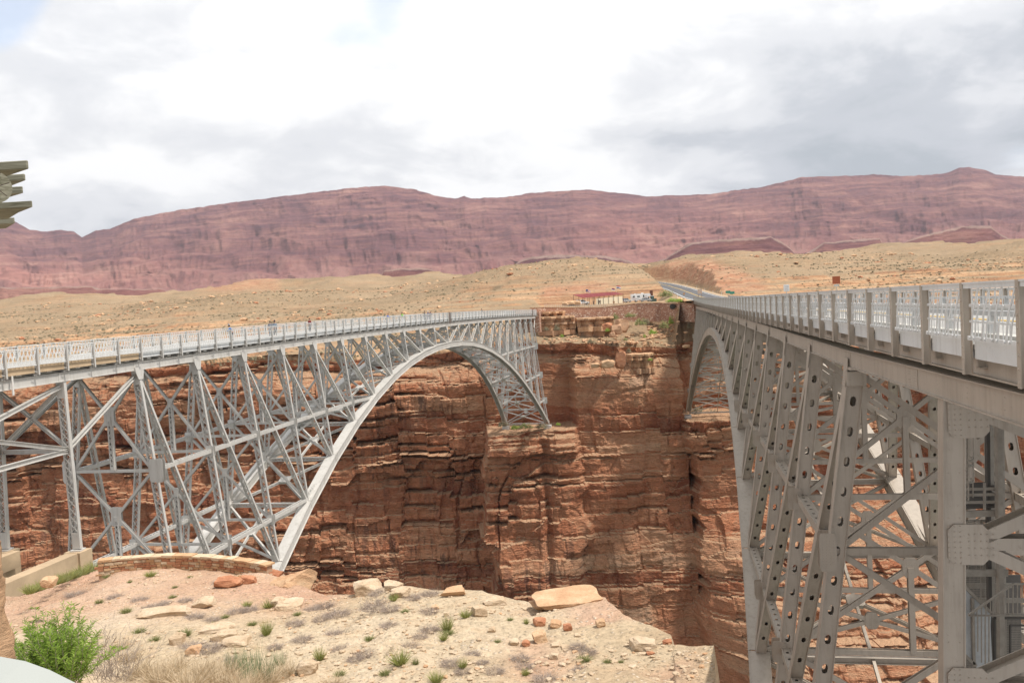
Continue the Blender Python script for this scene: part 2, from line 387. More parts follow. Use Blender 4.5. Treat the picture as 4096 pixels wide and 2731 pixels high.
RIMZ = np.array([[-1200, -11], [0, -11], [730, -12.5], [1500, -14.2], [1740, -12.8], [2060, -11], [2240, -11.3], [2450, -12.6], [2700, -14.4], [2790, -13], [3300, -10], [4100, -10], [5200, -10]], float)
def rim_z(px): return np.interp(px, RIMZ[:, 0], RIMZ[:, 1])
ROADC = np.array([[250, 60.5], [262, 63], [300, 67.5], [350, 74.5], [400, 80.5], [450, 84.5], [480, 85], [520, 82], [600, 68], [750, 30]], float)
def road_x(y): return np.interp(y, ROADC[:, 0], ROADC[:, 1])
def road_z(y):
    y = np.minimum(y, 560)
    return np.where(y < 262, -.65, -.65 + .026 * (y - 262) + .00009 * (y - 262) ** 2)
def plateau(x, y, detail=True):
    px = colpx(x, y)
    zr = rim_z(px); yr = rim_y(px)
    # bilinear table
    out = np.zeros_like(x, dtype=float)
    cols = np.stack([np.interp(px, COLX, ZT[:, k]) for k in range(8)], -1)
    cols[..., 0] = zr
    yk = YK
    o = cols[..., 7] - (y - 950) * .05
    for k in range(6, -1, -1):
        t = (y - yk[k]) / (yk[k + 1] - yk[k]); z = cols[..., k] + (cols[..., k + 1] - cols[..., k]) * t
        o = np.where(y < yk[k + 1], z, o)
    o = np.where(y < yk[0], zr + (y - yr) * .1, o)
    o = np.maximum(o, zr + np.clip(y - yr - 12, 0, 60) * .02) if False else o
    edge = sstep(0, 12, y - yr)
    if detail:
        amp = .35 + np.clip((y - 262) / 120, 0, 5)
        o = o + (fbm(x * .012, y * .008, 3, 4) - .5) * amp * 5.0 * edge * sstep(0, 30, np.abs(x - road_x(y)) - 6)
        n = fbm(x * .06, y * .05, 9, 5); o = o + (n - .5) * 2.4 * edge
        # terraces
        zs_ = 1 - .85 * sstep(2080, 2130, px) * (1 - sstep(2790, 2830, px)) * (1 - sstep(283, 287, y))
        st = 2.6; q = o / st + fbm(x * .01, y * .01, 21, 3) * 2; fr = q - np.floor(q); o = o + zs_ * (sstep(.62, .97, fr) - fr) * st * (.45 + .5 * sstep(.45, .6, fbm(x * .02, y * .02, 31, 3)))
        q = o / .8 + fbm(x * .02, y * .02, 23, 3) * 3; fr = q - np.floor(q); o = o + (sstep(.7, .98, fr) - fr) * .8 * .6 * sstep(.4, .6, fbm(x * .03, y * .03, 33, 3))
    # level yard behind the masonry wall
    m = sstep(2130, 2180, px) * (1 - sstep(2640, 2700, px)) * sstep(279.5, 284.5, y) * (1 - sstep(348, 356, y))
    o = o * (1 - m) + (-.35) * m
    # cut for the highway
    dx = np.abs(x - road_x(y)); rz = road_z(y)
    rd = sstep(0, 6, y - 257) * (1 - sstep(540, 620, y))
    w = 9.0
    cut = np.clip((dx - w) / 4.5, 0, 1); cut = cut * cut * (3 - 2 * cut)
    slope = rz + np.maximum(dx - w, 0) * 1.5
    base = np.where(o > rz, np.minimum(o, np.where(dx < w, rz, slope + (fbm(x * .3, y * .3, 5, 3) - .5) * 2)), rz * (1 - cut) + o * cut)
    o = o * (1 - rd) + base * rd
    return o

def cliff():
    dx = .34; xs = np.arange(-205, 215, dx)
    # rows: fractional depth below the rim, finer high up
    zs = np.concatenate([np.linspace(0, 92, 330), np.linspace(92.6, 132, 70)])
    X, D = np.meshgrid(xs, zs)
    px = colpx(xs, 258.0); ry = rim_y(px)[None, :] + 0 * D; rz = (rim_z(px) + (fbm(xs * .09, xs * 0, 401, 4) - .5) * 2.2)[None, :]
    PXg = px[None, :] + 0 * D
    Z = rz - D
    # bedding: the same beds at the same heights all along, gently wavy
    zb = Z + (fbm(X * .012, Z * .01, 50, 3) - .5) * 5 + X * .004
    # small faults: the beds do not meet across the tall joints
    for pw_, am_, sd_ in ((13.0, 2.6, 1), (31.0, 3.0, 2), (6.5, .9, 3)):
        pu = X / pw_ + (fbm(X * .05, Z * .025, 500 + sd_, 3) - .5) * 1.5; pc = np.floor(pu); zb = zb + (hsh(pc, pc * 0 + sd_, 510) - .5) * am_
    rs = np.random.RandomState(5); th = []; z0 = 4.0
    tabs = []
    while z0 > -150:
        thin = rs.rand() < .42
        t = rs.uniform(.5, 1.1) if thin else rs.uniform(1.8, 5.5)
        tabs.append((z0, rs.rand(), thin, rs.uniform(-1, 1))); z0 -= t
    bz = np.array([q[0] for q in tabs]); bt = np.array([q[1] for q in tabs]); bh = np.array([q[2] for q in tabs], float); bp = np.array([q[3] for q in tabs])
    k = np.clip(np.searchsorted(-bz, -zb) - 1, 0, len(bz) - 2)
    top = bz[k]; bot = bz[k + 1]; fr = (top - zb) / (top - bot)            # 0 at bed top, 1 at its foot
    tone = bt[k]; thin = bh[k]; pr = bp[k]
    # joint blocks in each bed
    wdt = 2.5 + 9 * hsh(k * 1.0, k * 0 + 2.0, 3)
    u = X / wdt + hsh(k * 1.0, k * 0, 7) * 17 + (fbm(X * .15, Z * .12, 8, 2) - .5) * 1.6
    bi = np.floor(u); bf = u - bi; bo = hsh(bi, k * 1.0, 11); jd = np.minimum(bf, 1 - bf) * wdt
    # how ledgy the face is: left of the central buttress very, on the buttress little
    but = sstep(2180, 2290, PXg) * (1 - sstep(2700, 2760, PXg))
    zone = sstep(.38, .62, fbm(X * .028, Z * .055, 77, 3)); but0 = but; but = but * sstep(6, 20, D + (fbm(X * .04, X * 0, 88, 2) - .5) * 16)
    ledgy = (1.0 - .62 * but) * (.25 + 1.1 * zone) + .5 * sstep(40, 62, -Z) * (1 - sstep(80, 95, -Z)) * but
    along = sstep(.40, .62, vnoise(X * .07 + k * 3.1, k * 1.7, 17)); along2 = sstep(.46, .62, vnoise(X * .11 + k * 9.1, k * 2.3, 19))
    d = -pr * (2.2 - .8 * but) * ledgy * along
    d += (bo - .5) * 1.5 * ledgy
    d += ledgy * (.35 + 1.3 * along2) * np.exp(-((fr - .95) / .15) ** 2) * (1.9 - .9 * but)              # recess at the foot of a bed
    d -= ledgy * .45 * np.exp(-((fr - .15) / .18) ** 2)                                       # rounded lip
    d += .30 * np.exp(-(jd / .25) ** 2) * sstep(.45, .7, hsh(bi, k + 5.0, 13)) * (.5 + ledgy)
    # plane facets: the face breaks along tall joints into panels standing at slightly different depths
    for fx_, fz_, am, sd_ in ((13.0, 17.0, 2.6, 3), (6.5, 7.0, 1.3, 4), (31.0, 38.0, 4.2, 5), (3.2, 3.6, .55, 6)):
        uu = X / fx_ + (fbm(X * .05, Z * .03, 200 + sd_, 3) - .5) * 1.6; row_ = np.floor(Z / fz_ + hsh(np.floor(uu), uu * 0, sd_) + (fbm(X * .07, Z * .07, 230 + sd_, 2) - .5) * .5)
        ci = np.floor(uu); cf = uu - ci; h1 = hsh(ci, row_, 210 + sd_); h2 = hsh(ci + 1, row_, 210 + sd_)
        am = am * (.8 - .3 * but); d += am * ((h1 - .5) + (h2 - h1) * sstep(.94, 1.0, cf)); d += .22 * am * np.exp(-((cf - .97) * fx_ / .35) ** 2) * (h1 > .45)
    fins = fbm(X * .03, Z * .004, 91, 3); d += (fins - .5) * -12 * (1 - .75 * but)
    d += (fbm(X * .22, Z * .22, 29, 5, .55) - .5) * 1.3
    d += (fbm(X * .09, Z * .06, 39, 3) - .5) * 2.2 + (fbm(X * .9, Z * 1.1, 49, 2) - .5) * .35
    Y = ry + d + .02 * D
    # steps back towards the rim
    sb = (8.5 - 3 * but) * (1 - sstep(0, 11, D)); Y += sb + (fbm(X * .12, Z * .1, 59, 3) - .5) * 4 * (1 - sstep(0, 10, D))
    cap_u = np.exp(-((D - 2.6 - 1.5 * fbm(X * .05, X * 0, 67, 2)) / .9) ** 2); Y += 2.2 * cap_u * (1 - .6 * but)           # shadowed undercut beneath the caprock
    # ---- the shelves the arches stand on
    def shelf(p0, p1, ztop, yfront, yback, wall):
        ww = (fbm(Z * .12 + p0, X * .02, 301, 4) - .5) * 110 * sstep(2, 14, ztop - Z) + (fbm(Z * .8 + p0, X * .3, 305, 3) - .5) * 22; m = sstep(p0 - 16, p0 + 4, PXg + ww) * (1 - sstep(p1 - 4, p1 + 22, PXg - ww))
        ztop = ztop + (fbm(X * .25, X * 0, 303, 3) - .5) * 1.1
        lo = sstep(ztop + .35, ztop - .35, Z) if False else 1 / (1 + np.exp(np.clip((Z - ztop) / .12, -30, 30)))
        return m, lo
    nz = (fbm(X * .2, Z * .1, 44, 4) - .5)
    m, lo = shelf(1935, 2270, -36.2, 246, 258, 0)
    up = np.maximum(Y, 259.5 + d * .3); bl = -36.2 - Z; dn = 247.0 + d * .8 + 2.2 * sstep(6.5, 7.5, bl + 2 * nz) - 1.2 * sstep(4, 4.6, bl) * (1 - sstep(6.5, 7.5, bl + 2 * nz)) + 1.6 * (1 - sstep(1.5, 2.4, bl + 2 * nz)) + 2.0 * np.exp(-((PXg - 2150) / 14) ** 2) * sstep(2, 5, bl)
    Y = Y * (1 - m) + m * (up * (1 - lo) + dn * lo)
    # wall beside and behind the old arch's foot
    m2, lo2 = shelf(2722, 3010, -35.9 , 246, 266, 0)
    up = np.maximum(Y, 268 + d * .25); dn = 247.5 + d * .7
    Y = Y * (1 - m2) + m2 * (up * (1 - lo2) + dn * lo2)
    # clear the abutment of the new bridge
    m3 = sstep(2990, 3010, PXg); Y = Y * (1 - m3) + m3 * np.maximum(Y, 258)
    # lower slopes run out towards the river, most of all on the right
    out_ = sstep(2650, 3000, PXg) * 1.0 + .18
    Y -= out_ * np.clip(-Z - 62, 0, 100) * .62 * (1 - .5 * sstep(105, 130, -Z)) 
    Y -= .1 * np.clip(-Z - 40, 0, 200)
    X2 = X + (fbm(X * .3, Z * .5, 71, 2) - .5) * .5
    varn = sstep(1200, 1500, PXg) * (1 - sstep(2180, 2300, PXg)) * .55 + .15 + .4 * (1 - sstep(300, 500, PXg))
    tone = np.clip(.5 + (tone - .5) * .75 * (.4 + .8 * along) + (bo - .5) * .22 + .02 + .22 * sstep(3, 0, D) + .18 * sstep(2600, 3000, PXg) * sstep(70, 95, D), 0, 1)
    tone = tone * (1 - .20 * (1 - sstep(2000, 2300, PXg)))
    P = np.stack([X2, Y, Z], -1)
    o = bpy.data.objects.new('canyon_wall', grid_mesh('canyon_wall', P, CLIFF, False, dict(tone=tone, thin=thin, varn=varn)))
    linkobj(o, kind='structure')
    return xs, P[0]
cx_, top_row = cliff()

def far_plateau():
    rows = [top_row[None]]
    n = len(cx_)
    rim = top_row
    step = np.concatenate([np.linspace(1.0, 100, 118)[:-1], 100 + 620 * np.linspace(0, 1, 110) ** 1.5, [900, 1200]])
    f = rim[:, 1]
    ang = rim[:, 0] / rim[:, 1]
    R = []
    ang1 = cx_ / 258.0
    for s_ in step:
        k_ = float(sstep(0, 9, np.array(s_))); y = f * (1 - k_) + k_ * (rim_y(ang1 * FPX + 2048) + 3.0) + s_; x = (ang * (1 - k_) + ang1 * k_) * y
        R.append(np.stack([x, y, plateau(x, y)], -1))
    P = np.concatenate([rim[None], np.array(R)], 0)
    X, Y, Z = P[..., 0], P[..., 1], P[..., 2]
    px = colpx(X, Y)
    gy = np.gradient(Z, axis=0) / np.maximum(np.gradient(Y, axis=0), .1)
    rock = sstep(.22, .5, gy) * .9 + sstep(.5, .7, fbm(X * .03, Y * .05, 61, 4)) * .3
    rock = np.maximum(rock, (1 - sstep(6, 30, Y - rim[None, :, 1])) * .22)
    dx = np.abs(X - road_x(Y))
    red = (1 - sstep(22, 34, dx)) * sstep(9.5, 11, dx) * sstep(262, 275, Y) * (1 - sstep(500, 560, Y)) * (X > road_x(Y)) * (Z > road_z(Y) + .4)
    red = np.maximum(red, .8 * sstep(2150, 2200, px) * (1 - sstep(2420, 2480, px)) * sstep(352, 356, Y) * (1 - sstep(366, 376, Y)))
    red = np.maximum(red, .75 * sstep(820, 900, px) * (1 - sstep(1100, 1160, px)) * sstep(780, 850, Y))
    zs_ = sstep(2100, 2150, px) * (1 - sstep(2770, 2810, px)) * (1 - sstep(283, 287, Y)); rock = rock * (1 - .8 * zs_)
    o = bpy.data.objects.new('far_plateau', grid_mesh('far_plateau', P, PLATEAU, True, dict(rock=np.clip(rock, 0, 1), red=np.clip(red, 0, 1))))
    linkobj(o, kind='structure')
far_plateau()

# ------------------------------------------------------------------ mesas far beyond
SKY = np.array([(-500, 480), (-200, 470), (0, 490), (30, 487), (45, 503), (90, 529), (130, 533), (150, 529), (190, 532), (204, 547), (240, 530), (275, 526), (330, 503), (430, 484), (560, 466), (650, 455), (740, 444), (830, 433), (905, 428), (970, 436), (1020, 451), (1065, 458), (1085, 451), (1100, 457), (1170, 455), (1240, 444), (1370, 437), (1450, 446), (1500, 452), (1640, 447), (1770, 430), (1860, 408), (2000, 404), (2020, 401), (2090, 406), (2180, 401), (2215, 388), (2240, 386), (2270, 390), (2300, 402), (2352, 406), (2600, 415), (2900, 430)], float) * 1.7415
def ridge(name, p0, p1, dpx, rows, y0, y1, skyfn, basefn, seed, gull, mat=MESA, capw=0.0, pinkfn=None, talfn=None):
    pxs = np.arange(p0, p1, dpx); t = np.linspace(0, 1, rows)
    PX, T = np.meshgrid(pxs, t)
    es = (hrow(PX) - skyfn(PX)) / FPX; eb = (hrow(PX) - basefn(PX)) / FPX
    # benches: cliffs and slopes alternate
    Tt = T + .035 * np.sin(T * 38 + fbm(PX * .004, T * 2, seed, 3) * 9) * (1 - T) * T * 4
    dep = T ** 1.15
    wx = (fbm(PX * .006, T * 1.5, seed + 8, 3) - .5) * 160; g1 = fbm((PX + wx) * .006, T * 1.8, seed + 1, 5, .6); g2 = 1 - np.abs(2 * fbm((PX + wx) * .0095 + T * 1.1, T * 1.6, seed + 2, 4, .6) - 1)
    Y = y0 + (y1 - y0) * dep + (g1 - .5) * gull * 2.2 * (1 - T * .5) - (g2 - .7) * gull * .38 * np.sin(np.pi * np.clip(T * 1.05, 0, 1))
    Y += gull * .45 * (fbm((PX + wx) * .014, T * 7 + PX * .002, seed + 5, 6, .6) - .5); q_ = T * 17 + fbm(PX * .003, T * 3, seed + 6, 4) * 5; q_ = q_ - np.floor(q_); Y += gull * .14 * (sstep(.55, .95, q_) - q_) * sstep(.12, .4, T) * (.3 + 1.4 * fbm(PX * .008, T * 4, seed + 11, 3)); rg = 1 - np.abs(2 * fbm((PX + wx) * .03, T * 5 + PX * .004, seed + 12, 5, .6) - 1); Y -= gull * .16 * (rg - .6)
    E = eb + (es - eb) * Tt
    jag = (fbm(PX * .06, PX * 0, seed + 3, 4) - .5) * .0016 * T
    Z = (E + jag) * Y
    X = (PX - 2048) / FPX * Y
    back = np.stack([X[-1] * 1.05, Y[-1] * 1.15, Z[-1] * .8], -1)[None]
    P = np.concatenate([np.stack([X, Y, Z], -1), back], 0)
    z0 = lambda a: np.concatenate([a, a[-1:]], 0)
    talus = sstep(.42, .16, T + (g1 - .5) * .5) * .85 if talfn is None else talfn(PX, T)
    cap = sstep(1 - capw, 1 - capw * .6, T + (fbm(PX * .03, T * 3, seed + 9, 3) - .5) * .12) * .8 if capw > 0 else T * 0
    pink = pinkfn(PX, T) if pinkfn else T * 0
    me = grid_mesh(name, P, mat, True, dict(h=z0(T), talus=z0(talus), cap=z0(cap), pink=z0(pink)))
    return linkobj(bpy.data.objects.new(name, me), kind='structure')
f1 = lambda pts: (lambda px: np.interp(px, np.array(pts)[:, 0] * 1.7415, np.array(pts)[:, 1] * 1.7415))
ridge('mesa_ridge', -700, 4800, 4, 200, 4300, 6400, lambda p: np.interp(p, SKY[:, 0], SKY[:, 1]), f1([(-600, 720), (0, 710), (1000, 668), (1500, 630), (2352, 590), (3000, 560)]), 40, 210,
      pinkfn=lambda P, T: (1 - sstep(150, 1100, P)) * sstep(.75, .2, T) * .9 + .35 * sstep(2200, 2500, P) * (1 - sstep(2700, 3300, P)) * sstep(.5, .2, np.abs(T - .4)))
ridge('mesa_bench', 2560, 3260, 5, 44, 2300, 2500, f1([(1480, 628), (1500, 606), (1540, 592), (1590, 560), (1640, 552), (1700, 548), (1780, 544), (1800, 552), (1825, 572), (1850, 600)]), f1([(1480, 640), (1850, 610)]), 60, 22, capw=.09, talfn=lambda P, T: sstep(.3, .1, T) * .5)
ridge('mesa_bench', 3240, 3620, 5, 30, 2600, 2800, f1([(1870, 580), (1900, 558), (1990, 549), (2030, 548), (2035, 560), (2060, 585)]), f1([(1870, 600), (2060, 590)]), 61, 15, capw=.12, talfn=lambda P, T: sstep(.5, .2, T) * .6)
ridge('mesa_bench', 3560, 4160, 5, 40, 2400, 2600, f1([(2060, 572), (2100, 550), (2160, 533), (2220, 520), (2285, 519), (2295, 530), (2330, 552), (2380, 570)]), f1([(2060, 590), (2380, 575)]), 62, 20, capw=.1, talfn=lambda P, T: sstep(.3, .1, T) * .5)
ridge('mesa_bench', 1520, 1800, 5, 24, 2000, 2100, f1([(880, 640), (892, 622), (930, 617), (985, 616), (1005, 622), (1030, 636)]), f1([(880, 650), (1030, 648)]), 63, 12, capw=.12, talfn=lambda P, T: T * 0)
ridge('mesa_bench', 2040, 2650, 5, 30, 2500, 2600, f1([(1180, 618), (1200, 600), (1230, 590), (1300, 585), (1400, 588), (1450, 598), (1490, 614)]), f1([(1180, 640), (1490, 625)]), 64, 12, capw=.16, talfn=lambda P, T: sstep(.5, .2, T) * .4)
ridge('mesa_bench', -700, 760, 5, 40, 1900, 2050, f1([(-400, 660), (0, 660), (120, 660), (200, 657), (222, 657), (228, 663), (300, 664), (380, 664), (420, 676)]), f1([(-400, 715), (0, 712), (420, 682)]), 65, 26, capw=.07, pinkfn=lambda P, T: T * 0 + .8 * sstep(.4, .15, T) + .25, talfn=lambda P, T: sstep(.35, .1, T) * .4)

# river at the bottom and flat desert out to the horizon
mb = MB(); mb.poly([(-900, -60, -146), (900, -60, -146), (900, 300, -146), (-900, 300, -146)], [(0, 1, 2, 3)])
mb.obj('river', plain('green_river_water', (.05, .08, .05), .1, .2, .05, .5, 0, False), kind='structure')
mb = MB(); mb.poly([(-8000, 1150, 8), (8000, 1150, 8), (8000, 7600, 8), (-8000, 7600, 8)], [(0, 1, 2, 3)])
mb.obj('desert_ground', plain('distant_desert_ground', (.36, .26, .17), .95, .15, .004, .1, 0, False), kind='structure')

# the air between here and the mesas
hm = bpy.data.materials.new('desert_haze'); hm.use_nodes = True; hm.node_tree.nodes.clear()
ho = hm.node_tree.nodes.new('ShaderNodeOutputMaterial'); hv = hm.node_tree.nodes.new('ShaderNodeVolumePrincipled')
hv.inputs['Color'].default_value = (.86, .89, 1.0, 1); hv.inputs['Density'].default_value = 3.3e-5; hv.inputs['Anisotropy'].default_value = .2
hm.node_tree.links.new(hv.outputs[0], ho.inputs['Volume'])
mb = MB(); mb.box((0, 3700, 480), 17000, 8200, 1270); mb.obj('haze', hm, kind='stuff')
# ------------------------------------------------------------------ the two arch bridges
def ov(v): return V(v)
class Bridge:
    def __init__(s, o, th, side, step, zc, c, slope, kb, dc, ds, p, wid):
        s.o = V((o[0], o[1], 0)); s.d = V((math.sin(th), math.cos(th), 0)); s.n = V((math.cos(th), -math.sin(th), 0)) * side
        s.step = step; s.zc = zc; s.c = c; s.slope = slope; s.kb = kb; s.dc = dc; s.ds = ds; s.p = p; s.wid = wid
    def zt(s, t):
        if s.step > 9 and t < -110: return s.zt(-110) + (-110 - t) * .0085
        return s.zc - s.c * t * t + s.slope * t
    def zd(s, t):
        # level from which the deck is set out: the newer deck has a profile of its own and climbs to the far rim
        if s.step < 9: return s.zt(t)
        return float(np.interp(t, [-150, -127, -100, -67, -24, 30, 70, 118], [.03, .02, .0, -.06, -.05, .08, .30, .62])) - 2.86
    def depth(s, i): return s.dc + (s.ds - s.dc) * abs((i - 11) / 11) ** s.p
    def pt(s, i, dep=0.0, far=False, out=0.0, dz=0.0):
        """panel point i (0..22), dep below the chord, on the near or far truss; out = outward offset"""
        t = (i - 11) * s.step
        q = s.o + s.d * t; q.z = s.zt(t) - dep + dz
        if far: return q - s.n * (s.wid + s.kb * dep + out)
        return q + s.n * (s.kb * dep + out)
    def L(s, i, far=False): return s.pt(i, s.depth(i), far)
    def deckpt(s, t, lat, dz):
        """t metres along, lat metres from the near truss outward (+) / across the deck (-)"""
        q = s.o + s.d * t + s.n * lat; q.z = s.zd(t) + dz; return q
OB = Bridge((-12.56953, 161.1816), .19568, 1, 8.5344, -2.76093, 7e-5, 6e-5, .11914, 3.47495, 31.48589, 2.17154, 5.33561)
NB = Bridge((35.46699, 145.40193), .18735, -1, 10.0584, -2.84333, 2e-5, .00073, .1362, 3.13277, 31.38453, 2.10924, 8.8)

def laced(mb, A, B, n, wt, dl, pitch, bw=.07, end=1.0):
    """box member: two channel sides joined by crossed lacing bars"""
    A = V(A); B = V(B); d = (B - A); L = d.length; d.normalize()
    n = (n - d * n.dot(d)).normalized(); f = d.cross(n)
    for sg in (-1, 1):
        c = n * (sg * wt / 2)
        mb.bar(A + c, B + c, .05, dl, f)
        for s2 in (-1, 1):
            e = c + f * (s2 * (dl / 2 - .02)) - n * (sg * .055); mb.bar(A + e, B + e, .07, .03, f)
    m = max(1, int((L - 2 * end) / pitch)); pt_ = (L - 2 * end) / m
    for s2 in (-1, 1):
        o = f * (s2 * dl / 2)
        for k in range(m):
            p = A + d * (end + k * pt_) + o; q = p + d * pt_
            h = n * (wt / 2 - .04)
            mb.bar(p - h, q + h, .022, bw, d.cross(f)); mb.bar(p + h, q - h, .022, bw, d.cross(f))
        for a, b in ((A, A + d * end), (B - d * end, B)): mb.bar(a + o, b + o, .03, wt - .06, n)
def perf(mb, A, B, n, wt, dl, pitch, hw=.11, hl=.21, lip=.06, end=.8, both=True):
    """box member: solid sides, cover plates with a row of hand holes"""
    A = V(A); B = V(B); d = (B - A); L = d.length; d.normalize()
    n = (n - d * n.dot(d)).normalized(); f = d.cross(n)
    for sg in (-1, 1):
        c = n * (sg * wt / 2); mb.bar(A + c, B + c, .04, dl + 2 * lip, f)
    m = max(1, int((L - 2 * end) / pitch)); pl = (L - 2 * end) / m; w = wt / 2 - .02
    ho = [(-hw, -hl + hw), (-hw * .7, -hl + hw * .3), (0, -hl), (hw * .7, -hl + hw * .3), (hw, -hl + hw), (hw, hl - hw), (hw * .7, hl - hw * .3), (0, hl), (-hw * .7, hl - hw * .3), (-hw, hl - hw)]
    oc = [(-w, -pl / 4), (-w, -pl / 2), (0, -pl / 2), (w, -pl / 2), (w, -pl / 4), (w, pl / 4), (w, pl / 2), (0, pl / 2), (-w, pl / 2), (-w, pl / 4)]
    for s2 in (-1, 1):
        o = f * (s2 * dl / 2); th = f * (-s2 * .03)
        for k in range(m):
            c = A + d * (end + (k + .5) * pl) + o
            vs = [c + n * a + d * b for a, b in oc] + [c + n * a + d * b for a, b in ho] + [c + n * a + d * b + th for a, b in ho]
            fs = []
            for q in range(10):
                r = (q + 1) % 10
                fs.append((q, r, 10 + r, 10 + q) if s2 > 0 else (10 + q, 10 + r, r, q)); fs.append((10 + q, 10 + r, 20 + r, 20 + q))
            mb.poly([tuple(v) for v in vs], fs)
        for a, b in ((A, A + d * end), (B - d * end, B)): mb.bar(a + o, b + o, .02, wt - .04, n)
def solid(mb, A, B, n, wt, dl):
    """I-shaped rolled member"""
    A = V(A); B = V(B); d = (B - A).normalized(); n = (n - d * n.dot(d)).normalized(); f = d.cross(n)
    mb.bar(A, B, .05, dl - .04, f)
    for sg in (-1, 1):
        o = f * (sg * dl / 2); mb.bar(A + o, B + o, wt, .04, f)
def flat(mb, A, B, bd, wt, dl):
    """I member whose flanges face along the bridge"""
    solid(mb, A, B, (V(B) - V(A)).cross(bd).normalized(), wt, dl)
def boxrib(mb, A, B, n, wt, dl, lip=.12):
    A = V(A); B = V(B); d = (B - A).normalized(); n = (n - d * n.dot(d)).normalized(); f = d.cross(n)
    if f.z < 0: f = -f
    for sg in (-1, 1):
        c = n * (sg * wt / 2); mb.bar(A + c, B + c, .06, dl, f)
        for s2 in (-1, 1):
            e = n * (sg * (wt / 2 + lip * .5)) + f * (s2 * (dl / 2 - .03)); mb.bar(A + e, B + e, lip, .06, f)
    o = f * (dl / 2 + .01); mb.bar(A + o, B + o, wt + .04, .05, f)
    k = int((B - A).length / 1.1)
    for q in range(k):                                    # battens and lacing across the open underside
        p = A + (B - A) * ((q + .1) / k) - f * (dl / 2); r = A + (B - A) * ((q + .9) / k) - f * (dl / 2)
        mb.bar(p - n * wt * .45, r + n * wt * .45, .03, .1, f.cross(d)); mb.bar(p + n * wt * .45, r - n * wt * .45, .03, .1, f.cross(d))
def rivets(mb, c, u, v, nrm, nu, nv, su, sv, r=.018):
    c = V(c)
    for i in range(nu):
        for j in range(nv):
            q = c + u * ((i - (nu - 1) / 2) * su) + v * ((j - (nv - 1) / 2) * sv)
            vs = [tuple(q + (u * a + v * b) * r) for a, b in ((-1, -.4), (-.4, -1), (.4, -1), (1, -.4), (1, .4), (.4, 1), (-.4, 1), (-1, .4))]
            vs += [tuple(q + (u * a + v * b) * r * .5 + nrm * r * .8) for a, b in ((-1, -1), (1, -1), (1, 1), (-1, 1))]
            mb.poly(vs, [(0, 1, 9, 8), (1, 2, 9), (2, 3, 9), (3, 4, 10, 9), (4, 5, 10), (5, 6, 10), (6, 7, 11, 10), (7, 0, 8, 11), (8, 9, 10, 11)])
def plate(mb, c, u, v, hu, hv, th, cut=.25):
    """octagonal gusset plate"""
    c = V(c); nrm = u.cross(v).normalized(); a, b = hu, hv; k = cut
    o = [(-a, -b * (1 - k)), (-a * (1 - k), -b), (a * (1 - k), -b), (a, -b * (1 - k)), (a, b * (1 - k)), (a * (1 - k), b), (-a * (1 - k), b), (-a, b * (1 - k))]
    mb.prism([c + u * x + v * y - nrm * th / 2 for x, y in o], nrm * th)

OLD = thing('arch_bridge', 'older pale grey lattice steel arch bridge with people along its deck', 'bridge', group='steel arch bridges side by side')
NEW = thing('arch_bridge', 'newer warm grey steel arch bridge with plate posts, carrying the highway', 'bridge', group='steel arch bridges side by side')
UP = V((0, 0, 1))

